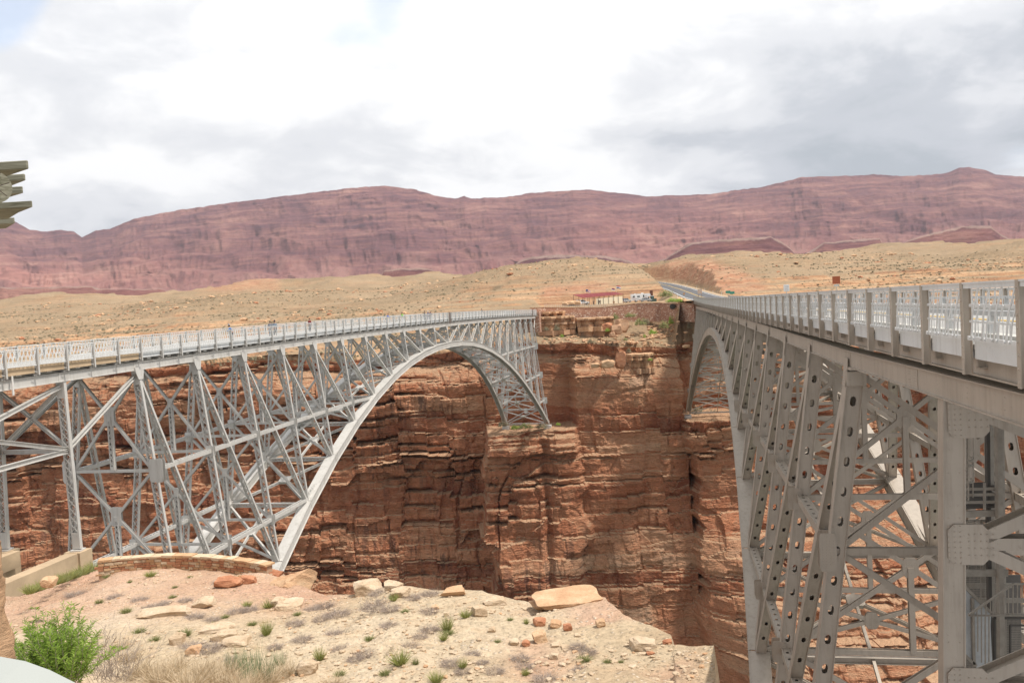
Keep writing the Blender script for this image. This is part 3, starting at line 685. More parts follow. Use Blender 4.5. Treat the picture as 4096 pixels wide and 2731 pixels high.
def superstructure(B, root, MT, newer):
    nseg = 22
    # top chords: one piece per panel
    ch = .68 if not newer else .74; cw = .55 if not newer else .62
    for far in (False, True):
        for i in range(-4 if newer else -5, 23):
            cz_ = ch / 2 - (.17 if newer else 0); a = B.pt(i, 0, far, dz=cz_); b = B.pt(i + 1, 0, far, dz=cz_)
            if i == 22: b = B.pt(22.75, 0, far, dz=cz_)
            if not newer and i == 22: b = B.pt(23.0, 0, far, dz=ch / 2)
            mb = MB(); e = (b - a).normalized() * .02; mb.bar(a + e * .3, b - e * .3, cw, ch)
            nn = B.n if not far else -B.n
            mb.bar(a + nn * (cw / 2 + .05) + V((0, 0, ch / 2 - .02)), b + nn * (cw / 2 + .05) + V((0, 0, ch / 2 - .02)), .1, .035)
            mb.bar(a + nn * (cw / 2 + .05) - V((0, 0, ch / 2 - .02)), b + nn * (cw / 2 + .05) - V((0, 0, ch / 2 - .02)), .1, .035)
            c = a + nn * (cw / 2 + .012); u = (b - a).normalized()
            mb.bar(c - u * .55, c + u * .55, .022, ch - .08)          # splice plate over the joint
            if newer and not far and i < 6: 
                rivets(mb, c + nn * .012 - u * .3, u, UP, nn, 3, 7, .1, .085, .016); rivets(mb, c + nn * .012 + u * .3, u, UP, nn, 3, 7, .1, .085, .016)
                for q in (.25, .5, .75): rivets(mb, a + (b - a) * q + nn * (cw / 2), u, UP, nn, 1, 3, .1, .14, .016)
            mb.obj('top_chord', MT, root)
    # ribs
    rw, rd = (.95, 1.0) if not newer else (1.15, 1.25)
    for far in (False, True):
        for i in range(22):
            a = B.L(i, far); b = B.L(i + 1, far); mb = MB(); e = (b - a).normalized() * (rd * .03)
            n = B.n + UP * (-B.kb if not far else B.kb) * -1; boxrib(mb, a + e, b - e, B.n, rw, rd)
            u = (b - a).normalized(); f = u.cross(B.n).normalized(); mb.bar(a + B.n * (rw / 2 + .035) - u * .1, a + B.n * (rw / 2 + .035) + u * .75, .03, rd * .8, f)
            mb.bar(a - B.n * (rw / 2 + .035) - u * .1, a - B.n * (rw / 2 + .035) + u * .75, .03, rd * .8, f)
            mb.obj('arch_rib', MT, root)
    # posts and diagonals in each truss
    pw, pl = (.60, .25) if not newer else (.68, .46)
    for far in (False, True):
        for i in range(23):
            a = B.pt(i, .0, far); b = B.L(i, far); mb = MB()
            b = b + (a - b).normalized() * (rd * .45)
            if newer: perf(mb, a, b, B.n, pw, pl, 1.3, .12, .22, end=min(1.0, (b - a).length * .3))
            else: laced(mb, a, b, B.n, pw, pl, .66, .042, end=min(1.2, (b - a).length * .25))
            mb.obj('post', MT, root)
            # gusset where post and diagonal meet the chord
            mb = MB(); u = B.d; nn = B.n if not far else -B.n; w = (a - b).normalized()
            g = .55 if not newer else .42
            gh = 1.0 if newer else .75
            o = nn * (pw / 2 + .05)
            mb.prism([a + o + u * g - UP * -.25, a + o - u * g - UP * -.25, a + o - u * (g * .95) - w * .15, a + o - u * .3 - w * gh, a + o + u * .3 - w * gh, a + o + u * (g * .95) - w * .15], nn * .03)
            if newer and not far and i < 8: rivets(mb, a + o + nn * .03 - w * gh * .45, u, w, nn, 5, 9, .11, .1, .016)
            mb.obj('gusset_plate', MT, root)
            if i < 22:
                if i < 11: p, q = B.pt(i, .25, far), B.L(i + 1, far)
                else: p, q = B.pt(i + 1, .25, far), B.L(i, far)
                mb = MB(); dd = (q - p).normalized(); p = p + dd * .3; q = q - dd * (rd * .55)
                if newer: perf(mb, p, q, B.n, pw - .07, pl * .8, 1.3, .1, .17, end=.7)
                else: laced(mb, p, q, B.n, pw - .12, pl * .8, .6, .04, end=.9)
                mb.obj('diagonal', MT, root)
    # longitudinal struts between posts at each bracing level
    levels = [8.25, 16.9, 24.6]
    for far in (False, True):
        for lv in levels:
            for sgn in (0, 1):
                rng = range(0, 11) if sgn == 0 else range(22, 11, -1)
                for i in rng:
                    j = i + (1 if sgn == 0 else -1)
                    di, dj = B.depth(i), B.depth(j)
                    if di < lv + .4: break
                    a = B.pt(i, lv, far); b = B.pt(j, lv, far) if dj > lv + .4 else B.L(j, far)
                    mb = MB()
                    if newer: perf(mb, a, b, B.n, .5, .32, .8, .09, .13, end=.3)
                    else: laced(mb, a, b, B.n, .5, .32, .5, .06, end=.3)
                    mb.obj('longitudinal_strut', MT, root)
                    if dj <= lv + .4: break
    # sway frames across the bridge
    for i in range(0, 23):
        D = B.depth(i); z = .35; tiers = []
        for lv in levels:
            if D > lv + 2.2: tiers.append((z, lv)); z = lv
        tiers.append((z, D - .5))
        for k, (z0, z1) in enumerate(tiers):
            last = k == len(tiers) - 1
            a0, b0, a1, b1 = B.pt(i, z0), B.pt(i, z0, True), B.pt(i, z1), B.pt(i, z1, True)
            w0 = (a0 - b0).length; w1 = (a1 - b1).length; f = w0 / (w0 + w1)
            X = a0 + (b1 - a0) * f
            sz = .26 if newer else .22
            if (z1 - z0) < 1.2: continue
            for P_ in (a0, b0, a1, b1):
                mb = MB(); q = P_ + (X - P_).normalized() * (pw * .45)
                flat(mb, q, X - (X - P_).normalized() * .3, B.d, sz, sz * .8); mb.obj('sway_brace', MT, root)
            big_ = i in (0, 22); gx = (.55 if newer else (.78 if big_ else .42)) * min(1, (z1 - z0) / 6 + .3); mb = MB()
            for yo in (-1, 1): plate(mb, X + B.d * (yo * (sz * .45)), B.n, UP, gx * (.75 if newer else .6), gx, .03, .42 if newer else .12)
            if newer and i < 5: rivets(mb, X - B.d * (sz * .45 + .02), B.n, UP, -B.d, 5, 6, .13, .14, .016)
            mb.obj('gusset_plate', MT, root)
            if not last:
                mb = MB()
                flat(mb, a1, b1, B.d, .3 if newer else .22, .26)
                mb.obj('cross_strut', MT, root)
                mb = MB()
                if newer: flat(mb, X, (a1 + b1) / 2, B.d, .3, .3)
                else: laced(mb, X, (a1 + b1) / 2, B.n, .34, .3, .42, .05, end=.4)
                mb.obj('hanger', MT, root)
                for P_, q in ((a1, -1), (b1, 1)):
                    mb = MB(); c = P_ - B.n * (-q * .0)
                    for yo in (-1, 1):
                        c = P_ - B.n * (q * (.38 if newer or big_ else .12)) + B.d * (yo * (pl / 2 + .05))
                        plate(mb, c, B.n, UP, .36 if newer else (.62 if big_ else .36), (.85 if i == 0 else .6) if newer else (.95 if big_ else .5), .025, .2)
                    if newer and i < 5: rivets(mb, P_ - B.n * (q * .38) - B.d * (pl / 2 + .07), B.n, UP, -B.d, 4, 9, .15, .13, .016)
                    mb.obj('gusset_plate', MT, root)
    # bracing in the surface of the arch
    for i in range(23):
        a, b = B.L(i), B.L(i, True); mb = MB()
        if newer: solid(mb, a - B.n * .5, b + B.n * .5, B.d, .4, .4)
        else: laced(mb, a - B.n * .5, b + B.n * .5, UP, .42, .36, .45, .06, end=.4)
        mb.obj('rib_strut', MT, root)
        if i < 22:
            c, d_ = B.L(i + 1), B.L(i + 1, True); w0 = (a - b).length; w1 = (c - d_).length; X = a + (d_ - a) * (w0 / (w0 + w1))
            for P_ in (a, b, c, d_):
                mb = MB(); q = P_ + (X - P_).normalized() * .6
                if newer: solid(mb, q, X, UP, .24, .24)
                else: laced(mb, q, X, B.d.cross(B.n), .26, .2, .55, .04, end=.5)
                mb.obj('rib_brace', MT, root)
            mb = MB(); v = ((c + d_) / 2 - (a + b) / 2).normalized(); plate(mb, X, B.n, v, .6, .6, .3, .3); mb.obj('gusset_plate', MT, root)
            if i % 2 == 0 or newer: mb = MB(); solid(mb, (a + b) / 2, (c + d_) / 2, B.n, .2, .2); mb.obj('rib_hanger', MT, root)
    # bearings
    for i in (0, 22):
        for far in (False, True):
            p = B.L(i, far); mb = MB(); sg = -1 if i == 0 else 1
            mb.prism([p + B.n * x + V((0, 0, -.55)) + B.d * (sg * .2) + B.d * y for x, y in ((-1, -.9), (1, -.9), (1, .9), (-1, .9))], V((0, 0, -1.1)))
            mb.obj('bearing_block', CONC, root)

superstructure(OB, OLD, STEEL_OLD, False)
superstructure(NB, NEW, STEEL_NEW, True)

def deck(B, root, MT, newer):
    sp = B.step / 3; near = .8 if newer else .62; far = -(B.wid + near)
    ch = .68 if not newer else .74
    zdeck = 1.40                     # roadway above the chord's underside
    t0 = -(150 if newer else 136); t1 = (22 * B.step / 2) + (8.2 if newer else 9.5)
    k0, k1 = math.ceil(t0 / sp), math.floor(t1 / sp)
    ztop = 2.86 if newer else 2.63
    # slab, one piece per panel
    step = B.step
    kk = math.floor(t0 / step)
    t = kk * step
    cut_old = -11 * B.step
    while t < t1 - .1:
        e = min(t + step, t1); mb = MB()
        a, b = B.deckpt(t + .01, near - .12, zdeck - .14), B.deckpt(e - .01, near - .12, zdeck - .14)
        c, d_ = B.deckpt(t + .01, far + .12, zdeck - .14), B.deckpt(e - .01, far + .12, zdeck - .14)
        mb.prism([a, b, d_, c], V((0, 0, .13))); mb.obj('deck_slab', DECKC, root)
        t += step
    # cross beams and edge fascia
    fz0, fz1 = (1.04, 1.47) if newer else (.98, 1.42)
    for k in range(k0, k1 + 1):
        t = k * sp; mb = MB()
        a, b = B.deckpt(t, near - .22, ch + .30 + (0 if not newer else .02)), B.deckpt(t, far + .22, ch + .30 + (0 if not newer else .02))
        solid(mb, a, b, UP.cross(B.n) if False else B.d, .28, .5); mb.obj('floor_beam', MT, root)
        if not newer:
            mb = MB(); a2, b2 = B.deckpt(t + sp / 2, near - .3, ch + .12), B.deckpt(t + sp / 2, near - .3, fz0 - .02)
            mb.bar(a2, b2, .04, .5, B.d); mb.obj('stiffener', MT, root)
    for sidei, lat in ((0, near - .16), (1, far + .16)):
        for k in range(k0, k1):
            a, b = B.deckpt(k * sp + .16, lat, (fz0 + fz1) / 2), B.deckpt((k + 1) * sp - .16, lat, (fz0 + fz1) / 2)
            mb = MB(); conc = (not newer) and k * sp < cut_old - .5
            mb.bar(a, b, .10, fz1 - fz0 + (.16 if conc else 0)); mb.obj('deck_edge', CONC_TAN if conc else RAIL_LIGHT, root)
    # stringers under the slab
    for lat in ([near - 1.0 - q * 1.35 for q in range(7)] if newer else [near - .9 - q * 1.2 for q in range(5)]):
        mb = MB(); a, b = B.deckpt(k0 * sp, lat, zdeck - .36), B.deckpt(k1 * sp, lat, zdeck - .36)
        n_ = 12
        for q in range(n_):
            aa = B.deckpt(k0 * sp + (k1 - k0) * sp * q / n_, lat, zdeck - .37); bb = B.deckpt(k0 * sp + (k1 - k0) * sp * (q + 1) / n_, lat, zdeck - .37); solid(mb, aa, bb, B.n, .2, .42)
        mb.obj('stringer', MT, root)
    if newer:
        for q in range(24):
            ta = t0 + (t1 - t0) * q / 24; tb = t0 + (t1 - t0) * (q + 1) / 24
            for lat in (near - .42, far + .42): mb = MB(); mb.bar(B.deckpt(ta, lat, .83), B.deckpt(tb, lat, .83), .05, .46); mb.bar(B.deckpt(ta, lat, .6), B.deckpt(tb, lat, .6), .3, .04); mb.obj('edge_girder', MT, root)
    # railing posts: shared meshes, local frame x = along, y = outward, z = up
    PB = MB(); z0 = .66 if newer else .75
    pwid = .18 if newer else .14
    PB.bar((0, 0, z0), (0, 0, ztop), .02, .17 if newer else .18, (0, 1, 0))
    PB.bar((0, .10, z0), (0, .10, ztop + .01), pwid, .022, (0, 1, 0)); PB.bar((0, -.09, z0), (0, -.09, ztop), pwid * .8, .02, (0, 1, 0))
    if newer:
        for zq in np.linspace(z0 + .12, ztop - .15, 8): rivets(PB, (0, .112, zq), V((1, 0, 0)), V((0, 0, 1)), V((0, 1, 0)), 1, 1, .1, .1, .026)
    else:
        PB.bar((-.35, .02, fz0 + .05), (-.12, .04, fz0 - .02), .05, .05); 
    pm = PB.mesh('railing_post', MT)
    # railing panel frame
    FB = MB(); L = sp; rb = fz1 + .05
    if newer:
        FB.bar((.02, .06, ztop - .07), (L - .02, .06, ztop - .07), .05, .13); FB.bar((.02, .0, ztop - .01), (L - .02, .0, ztop - .01), .22, .04)
        FB.bar((.17, .03, rb + .03), (L - .17, .03, rb + .03), .04, .1)
        FB.bar((.17, -.02, rb + .42), (L - .17, -.02, rb + .42), .035, .055); FB.bar((.17, -.02, rb + .80), (L - .17, -.02, rb + .80), .035, .07)
    else:
        FB.bar((.02, .02, ztop - .03), (L - .02, .02, ztop - .03), .12, .06); FB.bar((.02, .02, ztop - .16), (L - .02, .02, ztop - .16), .03, .03)
        FB.bar((.12, .03, rb + .02), (L - .12, .03, rb + .02), .06, .07); FB.bar((.12, .0, rb + .34), (L - .12, .0, rb + .34), .02, .03)
    fm = FB.mesh('railing_panel', RAIL_LIGHT)
    H = ztop - rb
    picks = []
    if newer:
        nP = 8; w = (L - .34) / nP
        for q in range(nP):
            x0 = .17 + (q + .5) * w
            picks.append(('v', x0, x0, rb + .02, ztop - .1, .028, -.01))
        for q in range(4):
            x0 = .2 + q * 2 * w * .94
            picks.append(('d', x0, x0 + .62, ztop - .05, rb + .0, .065, .075))
        for q in range(4):
            x0 = .2 + q * 2 * w * .94 + .05
            picks.append(('d', x0, x0 + .34, rb + .82, rb + .0, .05, .055))
    else:
        nP = 7; w = (L - .24) / nP
        for q in range(nP):
            x0 = .14 + q * w
            picks.append(('d', x0 + w * 1.15 if q < nP - 1 else x0 + w, x0, ztop - .06, rb + .04, .062, .045))
            picks.append(('d', x0, x0 + w * .9, ztop - .16, rb + .1, .04, .0))
    pk_meshes = []
    for q, (ty, xa, xb, za, zb, wd, y) in enumerate(picks):
        m_ = MB(); xm, zm = (xa + xb) / 2, (za + zb) / 2
        if ty == 'd' and newer:
            m_.bar((xa, y * .5, za), (xm, y * 1.25, zm), .02, wd, (1, 0, 0)); m_.bar((xm, y * 1.25, zm), (xb, y * .6, zb), .02, wd, (1, 0, 0))
            m_.cyl((xb, y * .6, zb + .04), (xb, y * .6 + .05, zb + .04), .028, n=6)
        else: m_.bar((xa, y, za), (xb, y, zb), .014, wd, (1, 0, 0))
        pk_meshes.append(m_)
    single = [m_.mesh('picket', RAIL_LIGHT) for m_ in pk_meshes]
    J = MB()
    for m_ in pk_meshes:
        J.bars += m_.bars
        for v_, in [(x,) for x in m_.v]: pass
    if newer: pass
    joined = J.mesh('pickets', RAIL_LIGHT)
    kcount = 0
    for sidei, lat, nn in ((0, near, B.n), (1, far, -B.n)):
        ks = list(range(k0, k1)) if sidei == 0 else list(range(k0, k1))
        for k in range(k0, k1 + 1):
            p = B.deckpt(k * sp, lat, -.32 if (newer and sidei == 1) else 0)
            M4 = Matrix((( B.d.x, nn.x, 0, p.x), (B.d.y, nn.y, 0, p.y), (B.d.z, nn.z, 1, p.z), (0, 0, 0, 1)))
            child('railing_post', pm, root, mtx=M4)
            if k == k1: break
            fo = child('railing_panel', fm, root, mtx=M4)
            singles = sidei == 0 and ((newer and -43 <= k * 1.0 <= -27) or ((not newer) and -44 <= k <= -30))
            if singles:
                for sm in single: child('picket', sm, fo)
            else: child('pickets', joined, fo, kind='stuff')
deck(OB, OLD, STEEL_OLD, False)
deck(NB, NEW, STEEL_NEW, True)

# road markings, kerbs and inner barrier on the new deck
def strip(B, root, lat, w, z, h, name, mat, t0=-150, t1=118):
    mb = MB(); n = 16
    for q in range(n):
        a = B.deckpt(t0 + (t1 - t0) * q / n, lat, z); b = B.deckpt(t0 + (t1 - t0) * (q + 1) / n, lat, z); mb.bar(a, b, w, h)
    return mb.obj(name, mat, root)
W_ = NB.wid
strip(NB, NEW, -W_ / 2 - .1, .1, 1.41, .012, 'road_marking', YELLOW_LINE); strip(NB, NEW, -W_ / 2 + .12, .1, 1.41, .012, 'road_marking', YELLOW_LINE)
strip(NB, NEW, -.9, .12, 1.41, .012, 'road_marking', WHITE_LINE); strip(NB, NEW, -W_ + .9, .12, 1.41, .012, 'road_marking', WHITE_LINE)
for lat in (-.05, -W_ + .05):
    strip(NB, NEW, lat, .35, 1.48, .2, 'kerb', CONC)
    strip(NB, NEW, lat, .12, 2.08, .13, 'barrier_rail', GALV)
    mb = MB()
    for k in range(-44, 36): p = NB.deckpt(k * 3.3528 + .8, lat, 1.8); p.z -= .3; mb.bar(p, p + V((0, 0, .6)), .1, .22, NB.n)
    mb.obj('barrier_post', GALV, NEW, kind='stuff')
# expansion joints of the old deck
for t in (0.6, 22 * OB.step / 2 + .5):
    mb = MB()
    for q in range(3):
        for lat in (.78, -OB.wid - .78):
            a = OB.deckpt(t + q * .45, lat, .5); mb.bar(a, a + V((0, 0, 2.15)), .16, .08, OB.d)
    mb.obj('expansion_joint', STEEL_RUST, OLD)

# ---- old bridge: approach bents and end spans
def bent(B, root, MT, i, base_z, near_fn, newer, tiers):
    for far in (False, True):
        a = B.pt(i, 0, far); b = B.pt(i, a.z - base_z, far)
        # these legs are battered less than the arch
        b = V((a.x, a.y, base_z)) + (B.n * (-1 if far else 1)) * (near_fn * (a.z - base_z)); mb = MB()
        if newer: 
            mb.bar(a, b, .86, .5, B.d)
            for s_ in (-1, 1): mb.bar(a + B.n * (.44 * s_), b + B.n * (.44 * s_), .03, .78, B.d)
        else: laced(mb, a, b, B.n, .60, .27, .6, .045, end=1.2)
        mb.obj('leg', MT, root)
        if not newer: mb = MB(); mb.box(b + V((0, 0, -.2)), .8, .8, .3); mb.obj('bearing_plate', MT, root)
mb = None
bent(OB, OLD, STEEL_OLD, -1, -15.6, .03, False, 1)
bent(OB, OLD, STEEL_OLD, -3, -15.6, .03, False, 1)
# bracing of the first two approach bays, seen at the left edge
def ap(i, dep, far=False): return OB.pt(i, 0, far) + OB.n * ((-1 if far else 1) * .03 * dep) + V((0, 0, -dep))
for far in (False, True):
    for P_, Q_ in (((-1, 4.9), (0, .4)), ((-1, 4.9), (-3, .3)), ((-1, .3), (-3, 4.6))):
        mb = MB(); solid(mb, ap(P_[0], P_[1], far), ap(Q_[0], Q_[1], far), OB.n, .26, .26); mb.obj('longitudinal_brace', STEEL_OLD, OLD)
    mb = MB(); solid(mb, ap(-1, 5.0, far), ap(-3, 5.0, far), OB.n, .26, .3); mb.obj('longitudinal_strut', STEEL_OLD, OLD)
for i in (-1, -3):
    mb = MB(); solid(mb, ap(i, 5.0), ap(i, 5.0, True), OB.d, .26, .28); mb.obj('cross_strut', STEEL_OLD, OLD)
    mb = MB(); solid(mb, ap(i, .4), ap(i, 4.8, True), OB.d, .2, .2); mb.obj('sway_brace', STEEL_OLD, OLD)
    mb = MB(); solid(mb, ap(i, .4, True), ap(i, 4.8), OB.d, .2, .2); mb.obj('sway_brace', STEEL_OLD, OLD)
for t in (-126.8, -107.5):                               # short drain pipes below the edge
    mb = MB(); a = OB.deckpt(t, .55, .9); mb.cyl(a, a + V((.15, -.25, -1.25)), .07, n=8); mb.obj('drain_pipe', STEEL_OLD, OLD)
# concrete footings of the old approach bents
for i, far in ((-1, False), (-1, True), (-3, False), (-3, True)):
    p = ap(i, 0, far); q = V((p.x, p.y, -15.75)) + OB.n * ((-1 if far else 1) * .37)
    mb = MB(); mb.prism([q + OB.n * x + OB.d * y for x, y in ((-.65, -.65), (.65, -.65), (.65, .65), (-.65, .65))], V((0, 0, -2.2))); mb.obj('footing', CONC_TAN, OLD)
for far in (False, True):
    a = ap(-1, 0, far); b = ap(-3, 0, far); a.z = -16.35; b.z = -16.35
    mb = MB(); mb.bar(a + OB.n * .37, b + OB.n * .37, .95, 1.15); mb.obj('footing_beam', CONC_TAN, OLD)
a = ap(-1.6, 0); b = ap(-1.6, 0, True); a.z = b.z = -16.6; mb = MB(); mb.bar(a, b, .8, .8); mb.obj('footing_beam', CONC_TAN, OLD)
# far end spans
for far in (False, True):
    a = OB.pt(22.55, 3.0, far)
    for q in (22.0, 23.0):
        mb = MB(); solid(mb, OB.pt(q, .2, far), a, OB.n, .22, .22); mb.obj('end_brace', STEEL_OLD, OLD)
    mb = MB(); solid(mb, a, OB.pt(22.55, 9, far), OB.n, .22, .22); mb.obj('leg', STEEL_OLD, OLD)

# ---- new bridge: near bent with its big box legs
for far in (False, True):
    bent_a = NB.pt(-1, 0, far)
PI_ = -1.27
def np_(dep, far=False): return NB.pt(PI_, 0, far) + NB.n * ((-1 if far else 1) * .03 * dep) + V((0, 0, -dep))
for far in (False, True):
    a, b = np_(0, far), np_(28, far); mb = MB(); mb.bar(a, b, .54, .05, NB.d)
    for s_ in (-1, 1):
        mb.bar(a + NB.n * (.28 * s_) , b + NB.n * (.28 * s_), .04, .50, NB.d)
    mb.bar(a + NB.d * .2, b + NB.d * .2, .54, .04, NB.d); mb.bar(a - NB.d * .2, b - NB.d * .2, .54, .04, NB.d)
    f_ = -NB.d
    sgn = -1 if not far else 1
    for dep, hh in ((.7, .6), (4.35, .58), (8.5, .58), (12.8, .58)):
        c = np_(dep, far) + NB.n * (sgn * .36) - NB.d * .265
        plate(mb, c, NB.n, UP, .54, hh, .03, .3)
        if not far: rivets(mb, np_(dep) - NB.d * .285, NB.n, UP, -NB.d, 3, 8, .15, .15, .022); rivets(mb, c - NB.n * .33 - NB.d * .02, NB.n, UP, -NB.d, 5, 4, .16, .2, .022)
    for dep in (2.3, 3.6, 7.2, 11.0): rivets(mb, np_(dep, far) - NB.d * .222, NB.n, UP, -NB.d, 2, 1, .3, .1, .022)
    mb.obj('leg', STEEL_NEW, NEW)
lv = [.5, 4.35, 8.5, 12.8, 17.5]
for z0, z1 in zip(lv[:-1], lv[1:]):
    a0, b0, a1, b1 = np_(z0), np_(z0, True), np_(z1), np_(z1, True)
    for p, q in ((a0, b1), (b0, a1)):
        mb = MB(); flat(mb, p - NB.n * (.4 if p is a0 else -.4), q + NB.n * (.4 if q is b1 else -.4), NB.d, .34, .5); mb.obj('sway_brace', STEEL_NEW, NEW)
    mb = MB(); flat(mb, a1, b1, NB.d, .34, .5); mb.obj('cross_strut', STEEL_NEW, NEW)
# wide capital at the springing post, where the approach girder lands
for far in (False, True):
    p = NB.pt(0, .95, far); mb = MB(); mb.prism([p + NB.n * x + NB.d * y for x, y in ((-.42, -.55), (.36, -.55), (.36, .3), (-.42, .3))], V((0, 0, .62)))
    mb.bar(p - NB.d * .3 + V((0, 0, .75)), p - NB.d * 1.0 + V((0, 0, .75)), .6, .1); mb.obj('bearing_seat', STEEL_NEW, NEW)
# ------------------------------------------------------------------ near rim: ground in the foreground
RIM = np.array([(-1500, 2300, 46), (-400, 2380, 46), (0, 2400, 46), (130, 2350, 47), (270, 2302, 48), (400, 2268, 44.5), (600, 2254, 43.5), (760, 2252, 43), (1040, 2284, 39.6), (1070, 2300, 38.5), (1110, 2338, 34), (1240, 2396, 30.5), (1400, 2388, 29.3), (1500, 2352, 28.2), (1600, 2362, 27.8), (1700, 2372, 27.3), (1870, 2372, 26.8), (1960, 2402, 26.2), (2080, 2430, 25.2), (2180, 2422, 24.6), (2300, 2398, 24.4), (2370, 2408, 23.8), (2440, 2472, 21.8), (2500, 2500, 21.2), (2628, 2552, 19.6), (2640, 2602, 18.4), (2800, 2601, 17.6), (2808, 2660, 15.6), (2818, 2760, 13.4), (2835, 3000, 9.6), (2860, 3300, 7.0), (2900, 4200, 4.4), (3600, 5600, 2.6)], float)
def fore_e(px, y):
    """slope (z / y) of the foreground ground at photo column px and distance y"""
    ry = np.interp(px, RIM[:, 0], RIM[:, 2]); rr = np.interp(px, RIM[:, 0], RIM[:, 1])
    e = -(5.1 / y + .145)
    er = (hrow(px) - rr) / FPX - (-(5.1 / ry + .145))
    t = np.clip((y - 6) / np.maximum(ry - 6, .5), 0, 1)
    return e + er * t ** 1.3
def fore_z(x, y, fine=True):
    px = colpx(x, y); z = fore_e(px, y) * y
    ry = np.interp(px, RIM[:, 0], RIM[:, 2])
    inside = sstep(0, 2.5, ry - y)
    if fine:
        z = z + (fbm(x * .35, y * .35, 101, 4) - .5) * .55 * inside * sstep(4, 12, y)
        # slabby beds break the slope
        q = z / .42 + fbm(x * .12, y * .12, 111, 3) * 2.2; fr = q - np.floor(q)
        z = z + (sstep(.6, .95, fr) - fr) * .42 * .75 * sstep(.42, .58, fbm(x * .13, y * .13, 121, 3)) * inside
        z = z + (fbm(x * 1.8, y * 1.8, 131, 4) - .5) * .12
    return z
def foreground():
    pxs = np.concatenate([np.arange(-1500, -200, 40), np.arange(-200, 3000, 5.0), np.arange(3000, 3600, 60)])
    ry = np.interp(pxs, RIM[:, 0], RIM[:, 2])
    tt = np.linspace(0, 1, 330) ** 1.25
    rows = []
    for t in tt:
        y = 4.0 + (ry - 4.0) * t if False else np.exp(np.log(np.minimum(4.0, ry * .7)) * (1 - t) + np.log(ry) * t)
        x = (pxs - 2048) / FPX * y
        rows.append(np.stack([x, y, fore_z(x, y)], -1))
    # the rim breaks off: a rounded lip and a ragged vertical face
    top = rows[-1]
    for dd, oy in ((.12, .18), (.5, .22), (1.2, .1), (2.4, -.15), (4, .2), (7, -.3), (12, .4), (25, .2), (60, 1.0), (130, 6)):
        q = top.copy(); nse = (fbm(top[:, 0] * .8, dd + top[:, 1] * .4, 141, 3) - .5) * min(1.2, dd * .5)
        q[:, 1] += oy + nse; q[:, 0] = (pxs - 2048) / FPX * q[:, 1] + 0; q[:, 2] -= dd; rows.append(q)
    P = np.array(rows); px = pxs[None, :] + 0 * P[..., 0]; Y = P[..., 1]
    red = sstep(24, 31, Y) * (1 - sstep(1200, 1400, px)) * (.5 + .8 * fbm(P[..., 0] * .2, Y * .2, 151, 3))
    red = np.maximum(red, sstep(1850, 2100, px) * (1 - sstep(2620, 2800, px)) * sstep(.4, .6, fbm(P[..., 0] * .25, Y * .25, 161, 3)) * .9)
    red = np.maximum(red, (1 - sstep(0, .3, P[..., 2] - top[None, :, 2] + .5)) * .8 * (np.arange(len(P)) > 329)[:, None])
    o = bpy.data.objects.new('near_rim_ground', grid_mesh('near_rim_ground', P, FORE, True, dict(red=np.clip(red, 0, 1))))
    linkobj(o, kind='structure')
foreground()
def gz(x, y): return float(fore_z(np.array([x]), np.array([y]))[0])
def ground_at(px, py, y0=6, y1=52):
    """walk along the sight line of a photo pixel until it meets the foreground ground"""
    ys = np.linspace(y0, y1, 900); e = at(px, py, 1.0); xs = e.x * ys; zs = e.z * ys
    g = fore_z(xs, ys); k = np.argmax(g >= zs)
    if g[k] < zs[k]: k = len(ys) - 1
    return V((xs[k], ys[k], g[k]))

import bmesh
def rock_mesh(name, mat, seed, sx, sy, sz, blocky=.5, sub=4):
    bm = bmesh.new(); bmesh.ops.create_icosphere(bm, subdivisions=sub, radius=1)
    rs = random.Random(seed); co = np.array([v.co[:] for v in bm.verts])
    # cut the ball with random planes: flat faces, sharp arrises
    pl = [V((1, 0, 0)), V((-1, 0, 0)), V((0, 1, 0)), V((0, -1, 0)), V((0, 0, 1)), V((0, 0, -1))]
    pl = [(p + V((rs.uniform(-.25, .25), rs.uniform(-.25, .25), rs.uniform(-.2, .2)))).normalized() for p in pl] + [V((rs.uniform(-1, 1), rs.uniform(-1, 1), rs.uniform(-1, 1))).normalized() for _ in range(9)]
    for k, p in enumerate(pl):
        lim = rs.uniform(.52, .66) if k < 6 else rs.uniform(.62, .86)
        lim = lim * (.35 + .65 * blocky) + 1.0 * (.65 - .65 * blocky)
        d = co @ np.array(p); ex = np.maximum(d - lim, 0); co = co - np.outer(ex, np.array(p))
    n = fbm(co[:, 0] * 2.3 + seed, co[:, 1] * 2.3 + co[:, 2] * 1.9, seed, 4) - .5
    co = co * (1 + n[:, None] * .16 + ((fbm(co[:, 0] * 7 + seed, co[:, 1] * 7 + co[:, 2] * 6, seed + 3, 3) - .5) * .09)[:, None])
    co[:, 2] += (np.floor(co[:, 2] * 5 + n * 2) / 5 - co[:, 2]) * .25
    co *= np.array([sx, sy, sz]) / (.68 * blocky + 1 * (1 - blocky)) / 2
    for v, c in zip(bm.verts, co): v.co = c
    me = bpy.data.meshes.new(name); bm.to_mesh(me); bm.free(); me.materials.append(mat); return me
LAND = []
